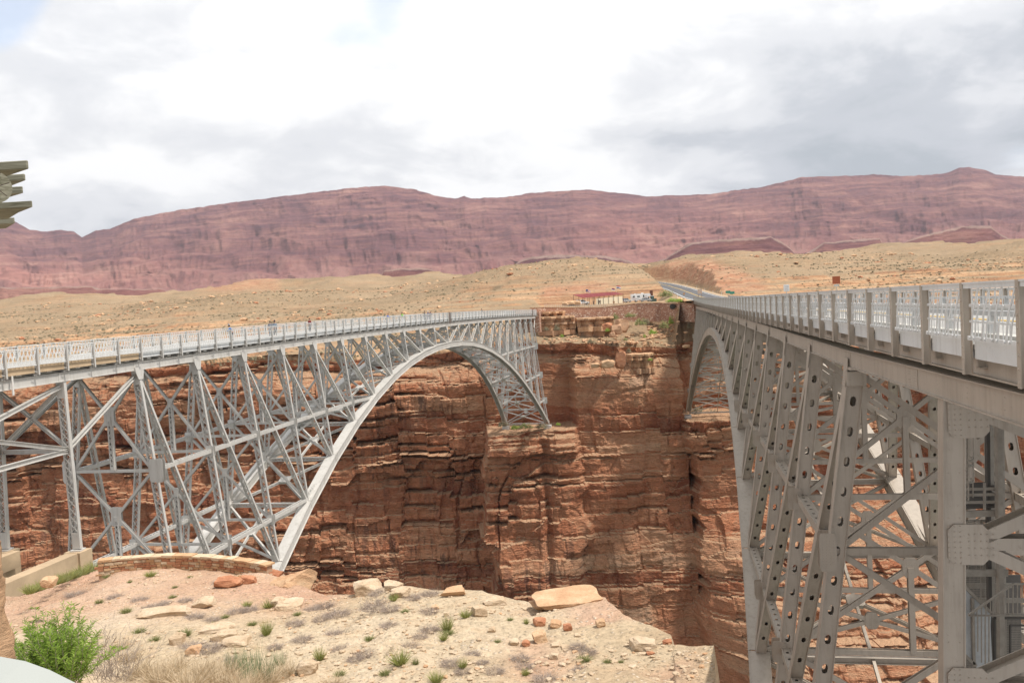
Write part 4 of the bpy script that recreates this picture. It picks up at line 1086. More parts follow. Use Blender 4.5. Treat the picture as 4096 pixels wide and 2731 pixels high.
def rock(px, py, wpx, hpx, label, mat, seed, blocky=.6, group='rocks on the near rim', dy=1.0, rz=0.0, name='boulder', sub=4, sink=.25, Y=None):
    g = ground_at(px, py) if Y is None else at(px, py, Y); y = g.y; w = wpx / FPX * y; h = hpx / FPX * y * (.62 if 9 <= seed <= 22 or seed == 3 else .85)
    me = rock_mesh(name, mat, seed, w, w * dy, h * (1 + sink), blocky, sub)
    o = bpy.data.objects.new(name, me); o.location = (g.x, g.y + w * dy * .3, g.z + h * (.5 - sink * .5)); o.rotation_euler = (0, 0, rz)
    SHORT = {3: 'large flat slab', 4: 'square cream block', 5: 'layered tan block', 6: 'white cube rock', 7: 'rounded cream rock', 8: 'pale rim mound', 9: 'upright orange boulder', 12: 'pointed orange boulder', 14: 'cracked tan boulder', 16: 'pale round boulder', 17: 'small pale boulder', 18: 'white flat rock', 19: 'stacked pale slabs', 22: 'cream bottom stone', 23: 'small orange stone', 24: 'cream cobble', 30: 'stone wall end', 31: 'tilted orange slab', 32: 'undercut red slab', 34: 'yellow boulder', 35: 'long limestone ledge', 36: 'flat gully rock', 38: 'smooth white gully rock', 39: 'wedge-shaped rock', 40: 'pinkish broken rock', 41: 'pitted pink boulder', 42: 'small rock under the slab', 43: 'broad cream rock', 44: 'low cream outcrop', 45: 'smooth pinkish-white rock', 46: 'corner block'}
    if seed in SHORT: LAND.append((px, py, SHORT[seed]))
    linkobj(o, label=label, category='boulder' if name == 'boulder' else 'rock', group=group); return o
NR = 'rocks on the near rim'
rock(2275, 2420, 290, 34, 'large flat tan rock slab lying tilted on the rim edge', ROCK_TAN, 3, .8, dy=.8, rz=.15, sink=.3)
rock(2200, 2434, 170, 26, 'low tan slab half under the large flat slab on the rim', ROCK_TAN, 13, .8, dy=.8, sink=.3)
rock(1572, 2366, 78, 40, 'square cream block standing on the rim skyline of the mound', ROCK_PALE, 4, 1.0, dy=.9, sink=.15)
rock(1816, 2384, 106, 30, 'flat layered tan block on the rim skyline between mound and slab', ROCK_TAN, 5, 1.0, dy=.8, sink=.2)
rock(1918, 2466, 62, 50, 'white cube-shaped limestone block beside a green shrub', ROCK_PALE, 6, 1.0, dy=.8, sink=.15, rz=.2)
rock(1600, 2388, 80, 36, 'rounded cream rock in front of the square block', ROCK_PALE, 7, .5, sink=.3)
rock(1465, 2380, 130, 60, 'pale rounded rock mound on the rim left of the square block', ROCK_PALE, 8, .4, sink=.4)
rock(2162, 2505, 54, 42, 'upright orange boulder in the red hollow', ROCK_RED, 9, .7, sink=.2)
rock(2225, 2508, 50, 36, 'orange boulder with a pale top in the red hollow', ROCK_TAN, 10, .7, sink=.2)
rock(2272, 2522, 40, 38, 'leaning orange boulder in the middle of the red hollow', ROCK_RED, 11, .7, sink=.2)
rock(2404, 2508, 44, 44, 'pointed orange boulder at the right end of the red hollow', ROCK_TAN, 12, .6, sink=.2)
rock(2160, 2568, 62, 62, 'cracked tan boulder below the red hollow', ROCK_TAN, 14, .7, sink=.2)
rock(2105, 2586, 36, 34, 'small dark tan boulder left of the cracked boulder', ROCK_RED, 15, .7, sink=.2)
rock(2058, 2580, 44, 34, 'pale round boulder below the gravel slope', ROCK_PALE, 16, .5, sink=.25)
rock(1968, 2528, 32, 28, 'small pale boulder on the gravel left of the hollow', ROCK_PALE, 17, .7, sink=.2)
rock(2215, 2638, 42, 34, 'white flat rock below the stacked slabs', ROCK_PALE, 18, .8, sink=.2)
rock(2222, 2588, 44, 16, 'upper thin slab of the two stacked pale slabs', ROCK_PALE, 19, 1, sink=.2)
rock(2262, 2598, 40, 15, 'lower thin slab of the two stacked pale slabs', ROCK_PALE, 20, 1, sink=.2)
rock(2310, 2548, 26, 16, 'lone thin pale slab right of the stacked slabs', ROCK_PALE, 21, 1, sink=.2)
rock(2282, 2708, 26, 16, 'small cream stone near the bottom edge below the red hollow', ROCK_PALE, 22, 1, sink=.2)
rock(1740, 2438, 34, 16, 'small orange stone below the pale rim mound', ROCK_TAN, 23, .9, sink=.2)
rock(1785, 2464, 24, 18, 'cream cobble on the pale gravel mound', ROCK_PALE, 24, .8, sink=.2)
# rocks around the lower terrace
rock(1075, 2325, 96, 44, 'orange boulder at the end of the masonry wall', ROCK_RED, 30, .9, dy=.8, Y=37, sink=.2)
s_ = rock(1150, 2398, 170, 100, 'large tilted orange sandstone slab beside the masonry wall', ROCK_TAN, 31, 1.0, dy=.9, Y=33.2, rz=-.5, sink=.25); s_.rotation_euler = (.12, -.28, -.35)
rock(905, 2350, 120, 40, 'dark red slab with an undercut edge on the terrace', ROCK_RED, 32, .9, dy=.6, sink=.15)
rock(975, 2335, 90, 34, 'pale red slab joined to the undercut slab behind the green bush', ROCK_RED, 33, .9, dy=.6, sink=.2)
rock(812, 2430, 90, 38, 'yellow weathered limestone boulder on the slope', ROCK_PALE, 34, .6, sink=.25)
rock(640, 2466, 220, 26, 'long flat pale limestone ledge on the left slope', ROCK_PALE, 35, .8, dy=.5, sink=.4)
rock(900, 2560, 110, 34, 'flat cream rock in the gully', ROCK_PALE, 36, .7, dy=.7, sink=.4)
rock(860, 2530, 130, 26, 'low cream ledge at the head of the gully', ROCK_PALE, 37, .7, dy=.7, sink=.4)
rock(940, 2580, 120, 26, 'smooth white rock in the gully beside dry grass', ROCK_PALE, 38, .5, dy=.7, sink=.4)
rock(705, 2578, 60, 46, 'wedge-shaped cream rock on the left side of the gully', ROCK_PALE, 39, .8, sink=.3)
rock(770, 2620, 60, 40, 'pinkish broken rock at the bottom of the gully', ROCK_TAN, 40, .8, sink=.25)
rock(188, 2345, 62, 42, 'rounded pitted pink boulder beside the concrete beam', ROCK_TAN, 41, .4, sink=.2, Y=30)
rock(1110, 2428, 60, 40, 'pale rock at the foot of the tilted orange slab', ROCK_PALE, 42, .7, sink=.25)
rock(1150, 2440, 110, 40, 'broad cream rock where the rim mound begins', ROCK_PALE, 43, .6, sink=.3)
rock(1980, 2420, 110, 28, 'low cream outcrop on the rim right of the layered block', ROCK_PALE, 44, .7, dy=.6, sink=.4)
rock(1225, 2700, 90, 60, 'smooth pinkish-white rock at the bottom edge', ROCK_PALE, 45, .4, dy=.8, sink=.4)
rock(2580, 2600, 120, 46, 'pale block on the rim corner above the square ledge', ROCK_PALE, 46, 1, dy=.7, sink=.5)

# loose stones: nobody could count them
mb = MB(); rs = np.random.RandomState(12); cubes = []
protos = []
for k in range(5):
    bm = bmesh.new(); bmesh.ops.create_icosphere(bm, subdivisions=1, radius=1)
    r_ = random.Random(k)
    protos.append((np.array([np.array(v.co) * np.array([r_.uniform(.7, 1.2), r_.uniform(.7, 1.2), r_.uniform(.45, .8)]) for v in bm.verts]), np.array([[v.index for v in f.verts] for f in bm.faces]))); bm.free()
def scatter_stones(n, name, mat, fn, kind='stuff', hug=.25):
    vs, fs, k = [], [], 0
    for _ in range(n):
        r = fn()
        if r is None: continue
        x, y, z, s = r; pv, pf = protos[rs.randint(5)]; a = rs.rand() * 6.28; ca, sa = math.cos(a), math.sin(a)
        q = pv * s * np.array([rs.uniform(.7, 1.5), 1, rs.uniform(.6, 1.1)]); q = np.stack([q[:, 0] * ca - q[:, 1] * sa, q[:, 0] * sa + q[:, 1] * ca, q[:, 2]], 1) + np.array([x, y, z + s * hug])
        vs.append(q); fs.append(pf + k); k += len(pv)
    if not vs: return
    m = MB(); m.v = [np.concatenate(vs)]; F = np.concatenate(fs); m.f = [tuple(map(int, f)) for f in F]; m.n = k
    m.obj(name, mat, kind=kind)
def fore_pt(dens=.5, pxr=(-50, 2800), smin=.015, smax=.09, ymin=7):
    px = rs.uniform(*pxr); ry = float(np.interp(px, RIM[:, 0], RIM[:, 2])); 
    if ry < ymin + 1: return None
    y = math.exp(rs.uniform(math.log(ymin), math.log(ry - .3))); x = (px - 2048) / FPX * y
    if vnoise(np.array(x * .5), np.array(y * .5), 171) < dens: return None
    return x, y, gz(x, y), smin + (smax - smin) * rs.rand() ** 5
scatter_stones(15000, 'loose_stones', ROCK_PALE, lambda: fore_pt(.35))
scatter_stones(2600, 'loose_stones', ROCK_TAN, lambda: fore_pt(.45, smax=.07))
scatter_stones(130, 'loose_stones', ROCK_RED, lambda: fore_pt(.5, (1900, 2650), smax=.16))

# ---- masonry wall at the edge of the lower terrace
STONE = [rockmat('wall_stone_' + n_, a, b_, c_, 2.0) for n_, a, b_, c_ in (('rust', (.34, .15, .08), (.44, .21, .115), (.50, .27, .16)), ('ochre', (.46, .27, .15), (.54, .34, .19), (.60, .42, .26)), ('buff', (.52, .38, .24), (.60, .46, .31), (.66, .54, .39)))]
MORTAR = plain('wall_mortar', (.40, .27, .18), .95, .15, 4, .1, 0, False)
def wall_path(s):                                       # plan of the wall: gently bowed away from the viewer
    L_ = at(397, 2290, 39.2); Rr = at(1078, 2300, 37.1); m = at(745, 2270, 39.3)
    t = s; p = L_ * ((1 - t) ** 2) + (m * 2 - (L_ + Rr) / 2) * (2 * t * (1 - t)) + Rr * (t * t)
    return p
PW = thing('stone_wall', 'low curved wall of orange coursed stone at the edge of the terrace', 'wall')
ns = 64; pts = [wall_path(i / ns) for i in range(ns + 1)]
for p in pts: p.z = 0
wz = [(-10.95) + .10 * math.sin(i / ns * math.pi) for i in range(ns + 1)]
LW = sum((pts[i + 1] - pts[i]).length for i in range(ns))
def wp(d):
    a = 0
    for i in range(ns):
        l = (pts[i + 1] - pts[i]).length
        if a + l >= d or i == ns - 1:
            t = (d - a) / l; q = pts[i].lerp(pts[i + 1], t); u = (pts[i + 1] - pts[i]).normalized(); return q, u, u.cross(UP)
        a += l
rsw = random.Random(4); Z0 = -11.27; Hw = .52
core = MB()
for i in range(ns):
    a, b = pts[i].copy(), pts[i + 1].copy(); a.z = b.z = Z0 + Hw / 2 - .25; core.bar(a, b, .36, Hw + .5)
core.obj('wall_core', MORTAR, PW)
count = 0
for face in (1, -1):
    z = Z0 - .12; ci = 0
    while z < Z0 + Hw - .03:
        h = rsw.uniform(.085, .14)
        d = rsw.uniform(-.2, 0)
        if face == 1 or True:
            while d < LW:
                l = rsw.uniform(.18, .46)
                if face == -1: l *= 2
                q, u, nn = wp(min(max(d + l / 2, 0), LW))
                if nn.y > 0: nn = -nn
                c = q + nn * (.19 * face) + V((0, 0, z + h / 2)); m = MB()
                j = lambda: rsw.uniform(-.012, .012)
                e = u * (l / 2 - .012); dz = h / 2 - .008; o_ = nn * (.035 * face + rsw.uniform(-.012, .02) * face)
                vs = [c - e * (1 + j()) - UP * dz, c + e - UP * dz, c + e + UP * dz, c - e + UP * dz]
                vs2 = [v + o_ + V((j(), j(), j())) - (v - c) * .06 for v in vs]
                m.poly([tuple(v) for v in vs + vs2], [(4, 5, 6, 7), (0, 1, 5, 4), (1, 2, 6, 5), (2, 3, 7, 6), (3, 0, 4, 7), (3, 2, 1, 0)])
                if face == 1: m.obj('stone', STONE[rsw.choice([0, 0, 1, 1, 2])], PW); count += 1
                d += l
        z += h
d = 0
while d < LW:
    l = rsw.uniform(.3, .62); q, u, nn = wp(min(d + l / 2, LW)); m = MB(); a, b = q - u * (l / 2 - .01), q + u * (l / 2 - .01)
    hh = rsw.uniform(.06, .10); a.z = b.z = Z0 + Hw + hh / 2; m.bar(a, b, .5 + rsw.uniform(-.05, .06), hh); m.obj('cap_stone', STONE[rsw.choice([1, 2, 2])], PW); d += l
print('wall stones', count)

# ------------------------------------------------------------------ plants
def leafmat(name, lo, hi, tr=.2):
    def f(t, b):
        g = NT(t); oi = g.n('ShaderNodeNewGeometry').outputs['Random Per Island']
        g.l(g.ramp(oi, [(0, lo), (1, hi)]), b.inputs['Base Color']); b.inputs['Roughness'].default_value = .7; b.inputs['Specular IOR Level'].default_value = .2
        tb = g.n('ShaderNodeBsdfTranslucent'); g.l(g.ramp(oi, [(0, lo), (1, hi)]), tb.inputs[0]); ms = g.n('ShaderNodeMixShader'); ms.inputs[0].default_value = tr
        o = t.nodes['Material Output']; g.l(b.outputs[0], ms.inputs[1]); g.l(tb.outputs[0], ms.inputs[2]); g.l(ms.outputs[0], o.inputs['Surface'])
    return material(name, f)
LEAF = leafmat('bright_willow_leaf', (.17, .28, .04), (.36, .48, .10), .4)
SAGE = leafmat('olive_desert_leaf', (.15, .17, .06), (.30, .30, .12))
SNAKE = leafmat('yellow_green_desert_leaf', (.22, .25, .07), (.36, .36, .13))
DRY = leafmat('dry_straw_grass', (.42, .32, .20), (.66, .54, .38))
GREYT = leafmat('grey_dead_twig', (.28, .22, .18), (.48, .40, .34))
BLUEG = leafmat('blue_green_rush', (.14, .20, .10), (.28, .34, .18))
FARSH = leafmat('far_scrub_leaf', (.15, .13, .075), (.28, .235, .145), .1)
def blades(mb, n, r, h, spread, w, rnd, curve=.3, seg=3, base=.35, droop=0.0):
    """grass-like blades or twigs from a shared base; each a bent tapered strip of two crossed faces"""
    for _ in range(n):
        a = rnd.uniform(0, 6.283); rr = r * base * math.sqrt(rnd.random()); L = h * rnd.uniform(.5, 1.0)
        lean = rnd.random() ** .8 * spread; dx, dy = math.cos(a), math.sin(a)
        p = V((dx * rr, dy * rr, -.02)); dirv = V((dx * math.sin(lean), dy * math.sin(lean), math.cos(lean)))
        a2 = rnd.uniform(0, 6.283); side = V((math.cos(a2), math.sin(a2), .2)).cross(dirv).normalized()
        vs = []
        for k in range(seg + 1):
            t = k / seg; ww = w * (1 - t * .85)
            vs += [tuple(p - side * ww / 2), tuple(p + side * ww / 2)]
            dirv = (dirv + V((rnd.uniform(-1, 1) * curve, rnd.uniform(-1, 1) * curve, rnd.uniform(-.4, .4) * curve - droop))).normalized(); p = p + dirv * (L / seg)
        mb.poly(vs, [(2 * k, 2 * k + 1, 2 * k + 3, 2 * k + 2) for k in range(seg)])
def tuft_mesh(name, mat, seed, n, r, h, spread, w, **k):
    mb = MB(); blades(mb, n, r, h, spread, w, random.Random(seed), **k); return mb.mesh(name, mat)
TUFTS = dict(
    green=[tuft_mesh('green_shrub', SNAKE, 10 + q, 190, .5, 1.0, .9, .035, curve=.25, base=.5) for q in range(3)],
    sage=[tuft_mesh('olive_shrub', SAGE, 20 + q, 220, .5, .8, 1.25, .035, curve=.5, base=.5) for q in range(3)],
    grey=[tuft_mesh('grey_dead_shrub', GREYT, 30 + q, 420, .62, .7, 1.45, .018, curve=.7, base=.7, seg=4) for q in range(3)],
    dry=[tuft_mesh('dry_grass_tuft', DRY, 40 + q, 240, .4, .9, 1.0, .016, curve=.25, base=.5, seg=4, droop=.12) for q in range(3)],
    rush=[tuft_mesh('rush_tuft', BLUEG, 50 + q, 170, .5, 1.0, .5, .014, curve=.15, base=.7) for q in range(2)])
NMS = dict(green='green_shrub', sage='olive_shrub', grey='grey_dead_shrub', dry='dry_grass_tuft', rush='rush_tuft')
CATS = dict(green='shrub', sage='shrub', grey='shrub', dry='grass tuft', rush='rush tuft')
USED = set()
ADJ = dict(grey='grey leafless shrub', sage='small olive shrub', green='yellow-green shrub', dry='straw coloured grass tuft', rush='blue-green rush clump')
def auto_label(kind, px, py):
    L = sorted(LAND, key=lambda q: math.hypot(q[0] - px, (q[1] - py) * 1.6))
    a = L[0]; dx, dy = px - a[0], py - a[1]
    side = ('right' if dx > 0 else 'left') if abs(dx) > 1.3 * abs(dy) else ('below' if dy > 0 else 'above')
    rel = {'right': 'right of', 'left': 'left of', 'below': 'below', 'above': 'above'}[side]
    for lab in ['%s %s the %s' % (ADJ[kind], rel, a[2])] + ['%s between the %s and the %s' % (ADJ[kind], a[2], b[2]) for b in L[1:7]] + ['%s %s the %s, farther out' % (ADJ[kind], rel, a[2])]:
        if lab not in USED: USED.add(lab); return lab
    return lab
def plant(kind, px, py, wpx, hpx, label=None, group=None, k=[0], Y=None):
    k[0] += 1; g = ground_at(px, py) if Y is None else at(px, py, Y); s = wpx / FPX * g.y; h = hpx / FPX * g.y
    o = bpy.data.objects.new(NMS[kind], TUFTS[kind][k[0] % len(TUFTS[kind])]); o.location = g; o.scale = (s * (1.15 if kind == 'grey' else .95), s * (1.15 if kind == 'grey' else .95), h * 1.15); o.rotation_euler = (0, 0, k[0] * 1.7)
    lab = label or auto_label(kind, px, py)
    linkobj(o, label=lab, category=CATS[kind], group=group or {'grey': 'grey dead shrubs on the near rim', 'sage': 'olive shrubs on the near rim', 'green': 'yellow-green shrubs on the near rim', 'dry': 'dry grass tufts on the near rim', 'rush': 'rush clumps on the near rim'}[kind]); return o
plant('green', 1790, 2520, 52, 62, 'tall green shrub growing above the dark cactus patch')
plant('sage', 1790, 2536, 60, 24, 'dark prickly clump between two green shrubs')
plant('green', 1775, 2560, 38, 28, 'small bright green shrub below the dark prickly clump')
plant('green', 1863, 2470, 46, 34, 'bright green shrub touching the white limestone block')
plant('green', 1600, 2655, 84, 60, 'broad yellow-green shrub low on the pale mound')
plant('sage', 1664, 2658, 28, 40, 'upright narrow olive shrub right of the broad shrub')
plant('green', 1852, 2672, 40, 42, 'compact green shrub below the gravel mound centre')
plant('green', 1745, 2728, 60, 50, 'green shrub cut by the bottom edge of the picture')
plant('sage', 2340, 2645, 60, 34, 'flat olive shrub right of the stacked pale slabs')
plant('green', 2102, 2700, 34, 30, 'yellow-green shrub below the pale round boulder')
plant('green', 2106, 2494, 24, 24, 'small green shrub above the orange boulders')
plant('green', 1575, 2402, 38, 30, 'green shrub in front of the square cream block')
plant('green', 1066, 2540, 46, 64, 'tall yellow-green shrub in the gully')
plant('green', 855, 2510, 26, 26, 'bright green tuft in the middle of the gully')
plant('green', 912, 2505, 22, 18, 'tiny bright green tuft right of the gully')
plant('green', 1075, 2430, 48, 34, 'green shrub below the tilted orange slab')
plant('green', 990, 2424, 40, 22, 'flat green shrub left of the tilted slab')
plant('green', 945, 2332, 42, 36, 'green bush growing between the two red slabs')
plant('green', 602, 2304, 46, 24, 'green shrub on the terrace below the stone wall')
plant('sage', 426, 2310, 32, 18, 'dark green shrub at the left end of the stone wall')
plant('sage', 398, 2410, 34, 24, 'olive shrub alone on the red terrace')
plant('sage', 505, 2450, 44, 34, 'tall olive clump by the long limestone ledge')
plant('sage', 690, 2390, 34, 18, 'low olive shrub on the terrace above the yellow boulder')
plant('green', 1280, 2640, 44, 56, 'green shrub right of the gully near the bottom')
plant('sage', 740, 2540, 56, 40, 'olive grass clump beside the wedge-shaped rock')
for px, py, w in ((615, 2430, 60), (780, 2470, 60), (850, 2480, 50), (950, 2450, 60), (1000, 2440, 50), (660, 2415, 40), (740, 2405, 44), (1210, 2560, 60), (1335, 2540, 60), (1350, 2460, 80), (1360, 2600, 60), (1420, 2640, 54), (1280, 2480, 50), (1180, 2500, 60), (1500, 2430, 90), (1560, 2440, 60), (1715, 2450, 60), (1720, 2520, 60), (1555, 2505, 54), (1640, 2590, 60), (1680, 2550, 50), (1800, 2660, 60), (1850, 2690, 50), (1890, 2620, 50), (1980, 2690, 60), (2080, 2640, 60), (2100, 2670, 54), (2180, 2720, 80), (2310, 2590, 54), (2350, 2610, 60), (1650, 2395, 56), (1720, 2380, 60), (1300, 2425, 56), (1930, 2650, 40), (1460, 2620, 60), (1250, 2440, 54), (830, 2600, 90), (900, 2650, 70), (760, 2590, 70), (560, 2400, 50), (460, 2390, 46), (880, 2330, 44), (300, 2380, 60), (1100, 2590, 50), (2320, 2680, 50), (1515, 2375, 60)):
    plant('grey', px, py, w, w * .62)
for px, py, w in ((1480, 2560, 44), (1540, 2700, 50), (1360, 2700, 50), (1620, 2450, 34), (1990, 2570, 30), (2430, 2650, 34), (2040, 2480, 28), (1190, 2460, 34), (560, 2530, 50), (620, 2560, 44), (1010, 2500, 40), (900, 2470, 34), (700, 2350, 24), (520, 2330, 22), (760, 2310, 22), (2485, 2650, 26)):
    plant('sage', px, py, w, w * .6)
for px, py, w, h in ((640, 2735, 190, 150), (760, 2760, 200, 170), (880, 2750, 190, 160), (980, 2770, 180, 150), (1070, 2740, 160, 120), (560, 2700, 160, 120), (700, 2680, 130, 90), (1150, 2700, 130, 90), (520, 2640, 120, 80), (820, 2690, 130, 90), (930, 2690, 120, 80), (480, 2600, 100, 70), (1330, 2745, 110, 60)):
    plant('dry', px, py, w, h)
for px, py, w, h in ((1000, 2700, 120, 130), (1060, 2720, 110, 120), (940, 2680, 90, 90), (1120, 2660, 60, 70)):
    plant('rush', px, py, w, h)
# grasses along the concrete beam
for q in range(16):
    px = 120 + q * 17; plant('sage' if q % 3 else 'green', px, 2372 - q * 6, 62, 40, ('first', 'second', 'third', 'fourth', 'fifth', 'sixth', 'seventh', 'eighth', 'ninth', 'tenth', 'eleventh', 'twelfth', 'thirteenth', 'fourteenth', 'fifteenth', 'last')[q] + ' bush from the left in the strip along the concrete beam', 'bushes along the concrete beam', Y=33 + q * .9)

# the bright green bush in the lower left corner: stems with long narrow leaves
def big_bush():
    g = ground_at(180, 2740); Yb = 13.0
    base = at(205, 2728, Yb)
    root = thing('willow_bush', 'bright green bush with long narrow leaves in the lower corner', 'bush', base)
    rnd = random.Random(77); st = MB(); lf = MB(); sc = Yb / FPX
    for q in range(120):
        a = rnd.uniform(0, 6.283); lean = rnd.uniform(.02, 1.0) ** 1.0 * 1.05; L = rnd.uniform(215, 350) * sc * (1 - lean * .2)
        d = V((math.cos(a) * math.sin(lean), math.sin(a) * math.sin(lean), math.cos(lean))); p = V((rnd.uniform(-.4, .4), rnd.uniform(-.3, .3), -.1)); m = 9
        for k in range(m):
            n_ = p + d * (L / m); st.bar(p, n_, .009 * (1 - k / m * .6), .009 * (1 - k / m * .6))
            if k > 1:
                for _ in range(13):
                    la = rnd.uniform(0, 6.283); ld = (V((math.cos(la), math.sin(la), rnd.uniform(-.3, .7))) + d * .7).normalized(); ll = rnd.uniform(.07, .14); sd = ld.cross(V((rnd.uniform(-1, 1), rnd.uniform(-1, 1), rnd.uniform(-1, 1)))).normalized() * .0085
                    b_ = p.lerp(n_, rnd.random()); mid = b_ + ld * ll * .5 + V((0, 0, -.004)); tip = b_ + ld * ll + V((0, 0, -.02))
                    lf.poly([tuple(b_), tuple(mid - sd), tuple(tip), tuple(mid + sd)], [(0, 1, 2, 3)])
            p = n_; d = (d + V((rnd.uniform(-.12, .12), rnd.uniform(-.12, .12), rnd.uniform(-.05, .1)))).normalized()
    st.obj('stems', GREYT, root); lf.obj('leaves', LEAF, root, kind='stuff')
big_bush()
def twig_bush():
    base = at(440, 2700, 14.2); root = thing('dry_bush', 'grey leafless bush with thin tangled twigs beside the green bush', 'bush', base)
    rnd = random.Random(5); mb = MB()
    for q in range(90):
        a = rnd.uniform(0, 6.283); lean = rnd.uniform(.1, 1.15); L = rnd.uniform(.4, 1.0); d = V((math.cos(a) * math.sin(lean), math.sin(a) * math.sin(lean), math.cos(lean))); p = V((rnd.uniform(-.25, .35), rnd.uniform(-.2, .2), -.05))
        for k in range(8):
            n_ = p + d * (L / 8); w = .0055 * (1 - k / 9); mb.bar(p, n_, w, w)
            if k > 2 and rnd.random() < .7:
                e = (d + V((rnd.uniform(-.9, .9), rnd.uniform(-.9, .9), rnd.uniform(-.5, .6)))).normalized(); mb.bar(n_, n_ + e * rnd.uniform(.08, .25), .004, .004)
            p = n_; d = (d + V((rnd.uniform(-.25, .25), rnd.uniform(-.25, .25), rnd.uniform(-.15, .2)))).normalized()
    mb.obj('twigs', GREYT, root, kind='stuff')
twig_bush()

# desert scrub of the far side: thousands of small clumps
def scrub(n, name, fn, seed):
    rnd = np.random.RandomState(seed); vs = []; fs = []; k = 0
    pv = []
    for q in range(6):
        m = MB(); r_ = random.Random(q)
        for _ in range(15):
            a = r_.uniform(0, 6.283); e = r_.uniform(0, 1.3); d = V((math.cos(a) * math.cos(e), math.sin(a) * math.cos(e), math.sin(e))); c = d * r_.uniform(.35, .8); u = d.orthogonal().normalized() * .26; w = d.cross(u)
            c.z *= .75; t = r_.uniform(0, 3); u, w = u * math.cos(t) + w * math.sin(t), w * math.cos(t) - u * math.sin(t)
            m.poly([tuple(c - u - w * .6), tuple(c + u - w), tuple(c + u * .7 + w), tuple(c - u + w * .8)], [(0, 1, 2, 3)])
        pv.append((np.array(m.v).reshape(-1, 3), np.array(m.f)))
    cnt = 0
    while cnt < n:
        r = fn(rnd); cnt += 1
        if r is None: continue
        x, y, z, s = r; a, b = pv[rnd.randint(6)]; vs.append(a * s + np.array([x, y, z])); fs.append(b + k); k += len(a)
    m = MB(); m.v = [np.concatenate(vs)]; m.f = [tuple(map(int, f)) for f in np.concatenate(fs)]; m.n = k
    m.obj(name, FARSH, kind='stuff')
def far_fn(rnd):
    px = rnd.uniform(-150, 4250); y = 266 + 420 * rnd.rand() ** 1.5; x = (px - 2048) / FPX * y
    if abs(x - road_x(y)) < 13: return None
    if 2130 < px < 2660 and 278 < y < 356: return None
    if vnoise(np.array(x * .03), np.array(y * .03), 9) < .25 + rnd.rand() * .5: return None
    return x, y, float(plateau(np.array([x]), np.array([y]))[0]), (.14 + .6 * rnd.rand() ** 2.2) * (1 + (y - 260) / 700)
scrub(30000, 'desert_scrub', far_fn, 3)
def slab_fn():
    r = far_fn(rs)
    if r is None: return None
    x, y, z, s = r
    if vnoise(np.array(x * .02 + 5), np.array(y * .05), 19) < .5: return None
    return x, y, z, float(.25 + 1.0 * rs.rand() ** 3) * (1 + (y - 260) / 500)
scatter_stones(5200, 'rock_slabs', ROCK_TAN, slab_fn, hug=.1)
scatter_stones(1800, 'rock_slabs', ROCK_RED, slab_fn, hug=.1)
# ------------------------------------------------------------------ far side: masonry wall, stall, vehicles, signs
def mat_wall(t, b):
    g = NT(t); p = g.pos((1, 1, 1.6))
    c = g.vor(p, 2.3, 'F1', 'Color'); bw = g.n('ShaderNodeRGBToBW'); g.l(c, bw.inputs[0])
    col = g.ramp(bw.outputs[0], [(.15, (.34, .165, .11)), (.45, (.43, .225, .145)), (.68, (.50, .29, .20)), (.80, (.66, .52, .40))])
    e = g.vor(p, 2.3, 'DISTANCE_TO_EDGE'); col = g.mix(g.ramp(e, [(.0, .8), (.07, 0.0)]), col, (.30, .17, .12))
    g.l(col, b.inputs['Base Color']); b.inputs['Roughness'].default_value = .95; g.bump(b, g.ramp(e, [(0, 0), (.15, 1)]), 1, .08)
RUBBLE = material('rubble_masonry', mat_wall)
def yard_z(x, y): return -.45
wallpts = [(2120, 1232, 278, 1290), (2178, 1230, 281, 1262), (2300, 1231, 281, 1258), (2400, 1231, 281, 1262), (2470, 1223, 281, 1264), (2545, 1214, 281, 1262), (2640, 1211, 279, 1262), (2690, 1215, 274, 1262), (2744, 1213, 266, 1262), (2775, 1216, 262, 1262)]
mb = MB(); core = thing('retaining_wall', 'long red rubble masonry wall holding up the yard beside the highway', 'wall')
for (p0, t0, y0, b0), (p1, t1, y1, b1) in zip(wallpts[:-1], wallpts[1:]):
    a, b = at(p0, t0, y0), at(p1, t1, y1); c, d = at(p0, b0, y0), at(p1, b1, y1); c.x, c.y, d.x, d.y = a.x, a.y - .3, b.x, b.y - .3
    c.z -= 2; d.z -= 2; nn = V((0, .6, 0)); m = MB(); m.poly([tuple(v) for v in (c, d, b, a, c + nn * 1.6, d + nn * 1.6, b + nn, a + nn)], [(0, 1, 2, 3), (7, 6, 5, 4), (3, 2, 6, 7), (0, 3, 7, 4), (1, 5, 6, 2)])
    m.obj('wall_section', RUBBLE, core)
    m = MB(); m.bar(a + nn * .5 + V((0, 0, .06)), b + nn * .5 + V((0, 0, .06)), .75, .14); m.obj('coping', ROCK_FAR, core)
for px, w in ((2690, 24), (2716, 30)):
    a = at(px, 1226, 272.0); m = MB(); m.cyl(a + V((0, -.6, 0)), a + V((0, .2, 0)), .9, n=12); m.obj('drain_opening', plain('dark_drain', (.03, .025, .02)), core)
# abutments
for B, name, lab in ((OB, 'abutment', 'red masonry block where the lattice bridge lands on the far rim'), (NB, 'abutment', 'dark masonry block under the far end of the highway bridge')):
    t = 11 * B.step + (9.0 if B is OB else 8.2); m = MB(); a, b = B.deckpt(t + 1.6, 1.4, -1.2), B.deckpt(t + 1.6, -B.wid - 1.4, -1.2)
    m.bar(a, b, 3.0, 5.0 if B is NB else 6.2); o = m.obj(name, RUBBLE); tag(o, lab, 'abutment')
